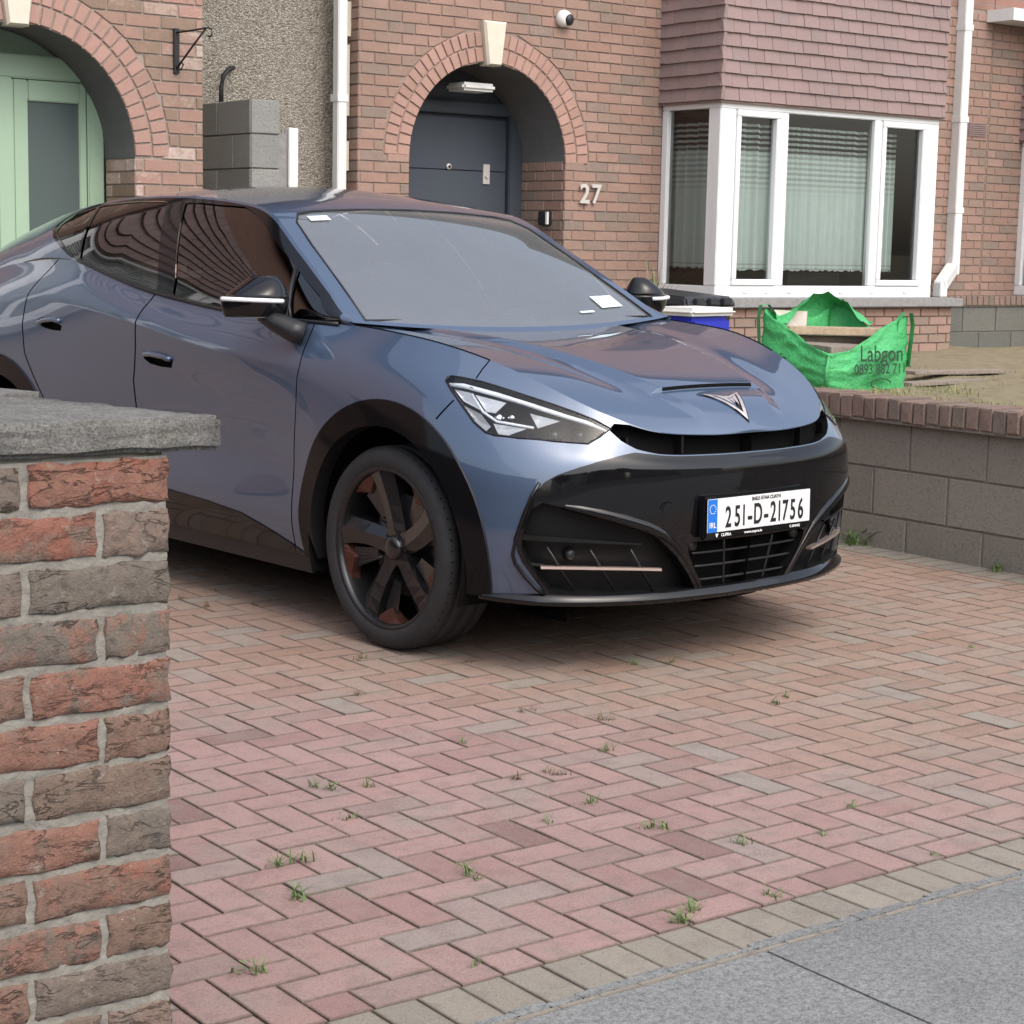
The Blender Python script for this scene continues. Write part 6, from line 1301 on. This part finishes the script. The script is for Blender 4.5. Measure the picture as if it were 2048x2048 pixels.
# ---- wheels
def wheel(x, side, name):
    root = bpy.data.objects.new('wheel', None); root.parent = car; COL.objects.link(root); root.location = (x, side*.785, .352); root.rotation_euler = (0, 0, 0 if side < 0 else math.pi)
    # local: -y is the outer face
    def lathe(prof, mat, nm, n=72, par=root, smooth=True):
        v, f = [], []
        for k in range(n):
            a = 2*math.pi*k/n
            for r, y in prof: v.append((r*math.cos(a), y, r*math.sin(a)))
        P = len(prof)
        for k in range(n):
            for i in range(P-1): a, b = k*P+i, ((k+1) % n)*P+i; f.append((a, a+1, b+1, b))
        o = mk(nm, v, f, mat, par, smooth); bm = bmesh.new(); bm.from_mesh(o.data); bmesh.ops.recalc_face_normals(bm, faces=bm.faces); bm.to_mesh(o.data); bm.free(); return o
    tp = [(.272, -.100), (.283, -.112), (.300, -.119), (.322, -.118), (.338, -.110), (.346, -.098)]
    tr = [(.3515, -.088), (.352, -.064), (.3455, -.062), (.3455, -.054), (.352, -.052), (.352, -.006), (.3455, -.004), (.3455, .004), (.352, .006), (.352, .052), (.3455, .054), (.3455, .062), (.352, .064), (.3515, .088)]
    lathe(tp+tr+[(.346, .098), (.322, .118), (.29, .118), (.272, .10), (.272, -.100)], 'tyre', 'tyre', 96)
    tw_ = MB()
    for k in range(60):
        a = 2*math.pi*k/60; c, s_ = math.cos(a), math.sin(a); t_ = Vector((-s_, 0, c))
        for y0, y1, r0, r1 in ((-.100, -.070, .3465, .3522),):
            p = [Vector((c*r0, y0, s_*r0)), Vector((c*r1, y1, s_*r1))]; w_ = t_*.0022; tw_.add([p[0]-w_+Vector((c*.0012, -.001, s_*.0012)), p[0]+w_+Vector((c*.0012, -.001, s_*.0012)), p[1]+w_, p[1]-w_], [(0, 1, 2, 3)])
    tw_.build('tread_sipes', 'dark', root)
    rim = lathe([(.284, -.106), (.278, -.112), (.268, -.108), (.262, -.094), (.258, -.05), (.255, .03), (.255, .1)], 'rimgrey', 'rim')
    lathe([(.262, .035), (.02, .035)], 'dark', 'rim_back', par=rim)
    lathe([(.175, -.012), (.175, .004), (.06, .004), (.06, -.012), (.175, -.012)], 'disc', 'brake_disc', par=rim)
    m = MB(); m.add([(.07*math.cos(a)*q, y, .07*math.sin(a)*q+.0) for a in np.linspace(.5, 1.8, 6) for q in (1.2, 2.7) for y in (-.035,)], [(2*k, 2*k+1, 2*k+3, 2*k+2) for k in range(5)]); m.build('brake_caliper', 'rimgrey', rim)
    for k in range(5):
        A = 2*math.pi*k/5+.35; ca, sa = math.cos(A), math.sin(A)
        def P(r, t, y): a = t; return (r*math.cos(A+a), y, r*math.sin(A+a))
        # broad canted blade: two facets meeting on a ridge, swept towards the rim
        v = []
        for i, r in enumerate((.040, .090, .150, .205, .245, .270)):
            w1, w2 = (.060, .044, .046, .052, .060, .066)[i]/r, (.060, .036, .034, .036, .040, .044)[i]/r; sw = .20*(r-.04)/.23; y0 = -.058-.040*(r/.27)
            v += [P(r, sw-w1, y0+.020), P(r, sw-.25*w1, y0-.006), P(r, sw+w2, y0+.004), P(r, sw+w2, -.02), P(r, sw-w1, -.02)]
        f = [(i*5+q, i*5+(q+1) % 5, i*5+5+(q+1) % 5, i*5+5+q) for i in range(5) for q in range(5)]; o = mk('spoke', v, f, 'rimblack', rim); bm = bmesh.new(); bm.from_mesh(o.data); bmesh.ops.recalc_face_normals(bm, faces=bm.faces); bm.to_mesh(o.data); bm.free()
        # slim copper inlay along the rim between two blades, and a dark blade behind it
        v = []
        for i, t in enumerate(np.linspace(.36, .92, 9)):
            q = i/8; ri = .262-.050*(1-abs(2*q-.7))*(1 if q < .75 else .8); v += [P(.2715, t, -.094), P(max(.205, ri), t, -.082), P(max(.198, ri-.008), t, -.050)]
        f = [(i*3+q, i*3+q+1, i*3+4+q, i*3+3+q) for i in range(8) for q in range(2)]; o = mk('aero_panel', v, f, 'copper', rim); bm = bmesh.new(); bm.from_mesh(o.data); bmesh.ops.recalc_face_normals(bm, faces=bm.faces); bm.to_mesh(o.data); bm.free()
        v = []
        for i, t in enumerate(np.linspace(.40, .72, 6)):
            q = i/5; v += [P(.225, t, -.070), P(.110+.02*q, t+.03, -.050), P(.105, t+.03, -.02)]
        f = [(i*3+q, i*3+q+1, i*3+4+q, i*3+3+q) for i in range(5) for q in range(2)]; o = mk('aero_panel', v, f, 'rimblack', rim); bm = bmesh.new(); bm.from_mesh(o.data); bmesh.ops.recalc_face_normals(bm, faces=bm.faces); bm.to_mesh(o.data); bm.free()
    m = MB(); m.tube([(0, -.045, 0), (0, -.080, 0), (0, -.086, 0)], [.046, .042, .030], 24); hb = m.build('hub_cap', 'rimblack', rim, True)
    for k in range(5): a = 2*math.pi*k/5; m = MB(); m.tube([(.056*math.cos(a), -.05, .056*math.sin(a)), (.056*math.cos(a), -.066, .056*math.sin(a))], .009, 6); m.build('wheel_bolt', 'rimgrey', rim)
    return root
for x in (0.005, -2.766):
    for sd_ in (-1, 1): wheel(x, sd_, 'w')
# dark wheel wells behind the wheels
for x in (0.0, -2.766):
    for s_ in (-1, 1):
        v, f = [], []; N_ = 24
        for k in range(N_+1):
            a = math.radians(-20+220*k/N_)
            for y in (.905, .50): v.append((x+.43*math.cos(a), s_*y, .36+.43*math.sin(a)))
        for k in range(N_): f.append((2*k, 2*k+1, 2*k+3, 2*k+2))
        c0 = len(v); v += [(x-.5, s_*.5, .13), (x+.5, s_*.5, .13), (x+.5, s_*.5, .9), (x-.5, s_*.5, .9)]; f.append((c0, c0+1, c0+2, c0+3)); mk('wheel_well', v, f, 'dark', car)
# ---- number plate, emblem
np_ = bpy.data.objects.new('number_plate', None); np_.parent = car; COL.objects.link(np_); np_.location = (.905, 0, .522); np_.rotation_euler = (math.pi/2-.02, 0, math.pi/2)   # local x to the viewer's right, y up, z forward
m = MB(); m.box(-.268, .268, -.079, .064, -.035, .0); m.build('plate_holder', 'gloss', np_, bevel=.008)
m = MB(); m.box(-.26, .26, -.0555, .0555, .0005, .004); m.build('plate', 'platewhite', np_, bevel=.0015)
m = MB(); m.box(-.259, -.214, -.0545, .0545, .0042, .005); m.build('plate_band', 'plateblue', np_)
def txt(body, size, x, y, mat, sx=1.0, z=.0052, nm='plate_lettering', ex=.0004):
    me = text_mesh(body, size, ex, 'CENTER', sx, .0016 if size > .05 else .0002); o = link(nm, me, mat, np_); o.location = (x, y, z); return o
for ch, x in zip('251-D-21756', (-.160, -.115, -.083, -.052, -.012, .030, .066, .098, .128, .168, .209)):
    o = txt(ch if ch != '1' else 'I', .098, x, -.012, 'ink', .62 if ch not in '-1' else (.8 if ch == '-' else .55))
    for v in o.data.vertices: v.co.y *= 1.0
txt('BAILE ÁTHA CLIATH', .017, .03, .043, 'ink', .95); txt('IRL', .026, -.2365, -.032, 'white', .95, .0055)
m = MB()
for k in range(12):
    a = 2*math.pi*k/12; cx, cy = -.2365+.0145*math.cos(a), .022+.0145*math.sin(a); m.add([(cx+.0022*math.cos(q*1.2566), cy+.0022*math.sin(q*1.2566), .0055) for q in range(5)], [(0, 1, 2, 3, 4)])
m.build('plate_stars', 'white', np_)
txt('CUPRA', .014, -.165, -.0675, 'white', 1.1, .0008); m = MB(); m.add([(-.218, -.061, .0008), (-.203, -.061, .0008), (-.2105, -.075, .0008)], [(0, 1, 2)][::1]); m.build('holder_mark', 'white', np_)
txt('www.cupra.ie', .013, -.03, -.0675, 'white', 1.25, .0008); txt('C-ENNIS', .012, .185, -.0675, 'white', 1.2, .0008)
def emb(name, tris, dz, mat, par):
    bm = bmesh.new()
    for t in tris: bm.faces.new([bm.verts.new((x, y, 0)) for x, y in t])
    bmesh.ops.remove_doubles(bm, verts=bm.verts, dist=1e-5); bmesh.ops.subdivide_edges(bm, edges=list(bm.edges), cuts=3, use_grid_fill=True)
    for v in bm.verts:
        x, y = v.co.x, v.co.y; p = bpt(x, y, 0); q = bpt(x+.004, y, 0); n_ = Vector((-(q[2]-p[2])/.004, 0, 1)).normalized(); v.co = Vector(p)+n_*dz
    for f in bm.faces:
        f.normal_update()
        if f.normal.z < 0: f.normal_flip()
    me = bpy.data.meshes.new(name); bm.to_mesh(me); bm.free(); return link(name, me, mat, par)
OUT = [(.705, -.088), (.735, -.014), (.735, .014), (.705, .088), (.838, 0)]; INN = [(.722, -.062), (.748, -.013), (.748, .013), (.722, .062), (.815, 0)]
em = emb('bonnet_emblem', [(OUT[i], OUT[(i+1) % 5], INN[(i+1) % 5], INN[i]) for i in range(5)], .0050, 'copperbright', car)
emb('emblem_base', [((.698, -.100), (.728, -.012), (.728, .012), (.698, .100), (.846, 0))], .0030, 'gloss', em)
emb('emblem_mark', [((.730, -.048), (.752, -.010), (.785, -.012)), ((.730, .048), (.752, .010), (.785, .012)), ((.752, -.010), (.752, .010), (.775, .003), (.775, -.003))], .0055, 'copperbright', em)
# tow eye cover
m = MB(); c = on(1.95, 2.0, .006); m.tube([(c[0]+.001, c[1]+.024*math.cos(t), c[2]+.024*math.sin(t)) for t in np.linspace(0, 3.2, 14)], .0018, 5); m.build('tow_eye_cover', 'dark', car)
for r_ in WR:
    for ch in r_.children: ch.matrix_parent_inverse = r_.matrix_basis.inverted()
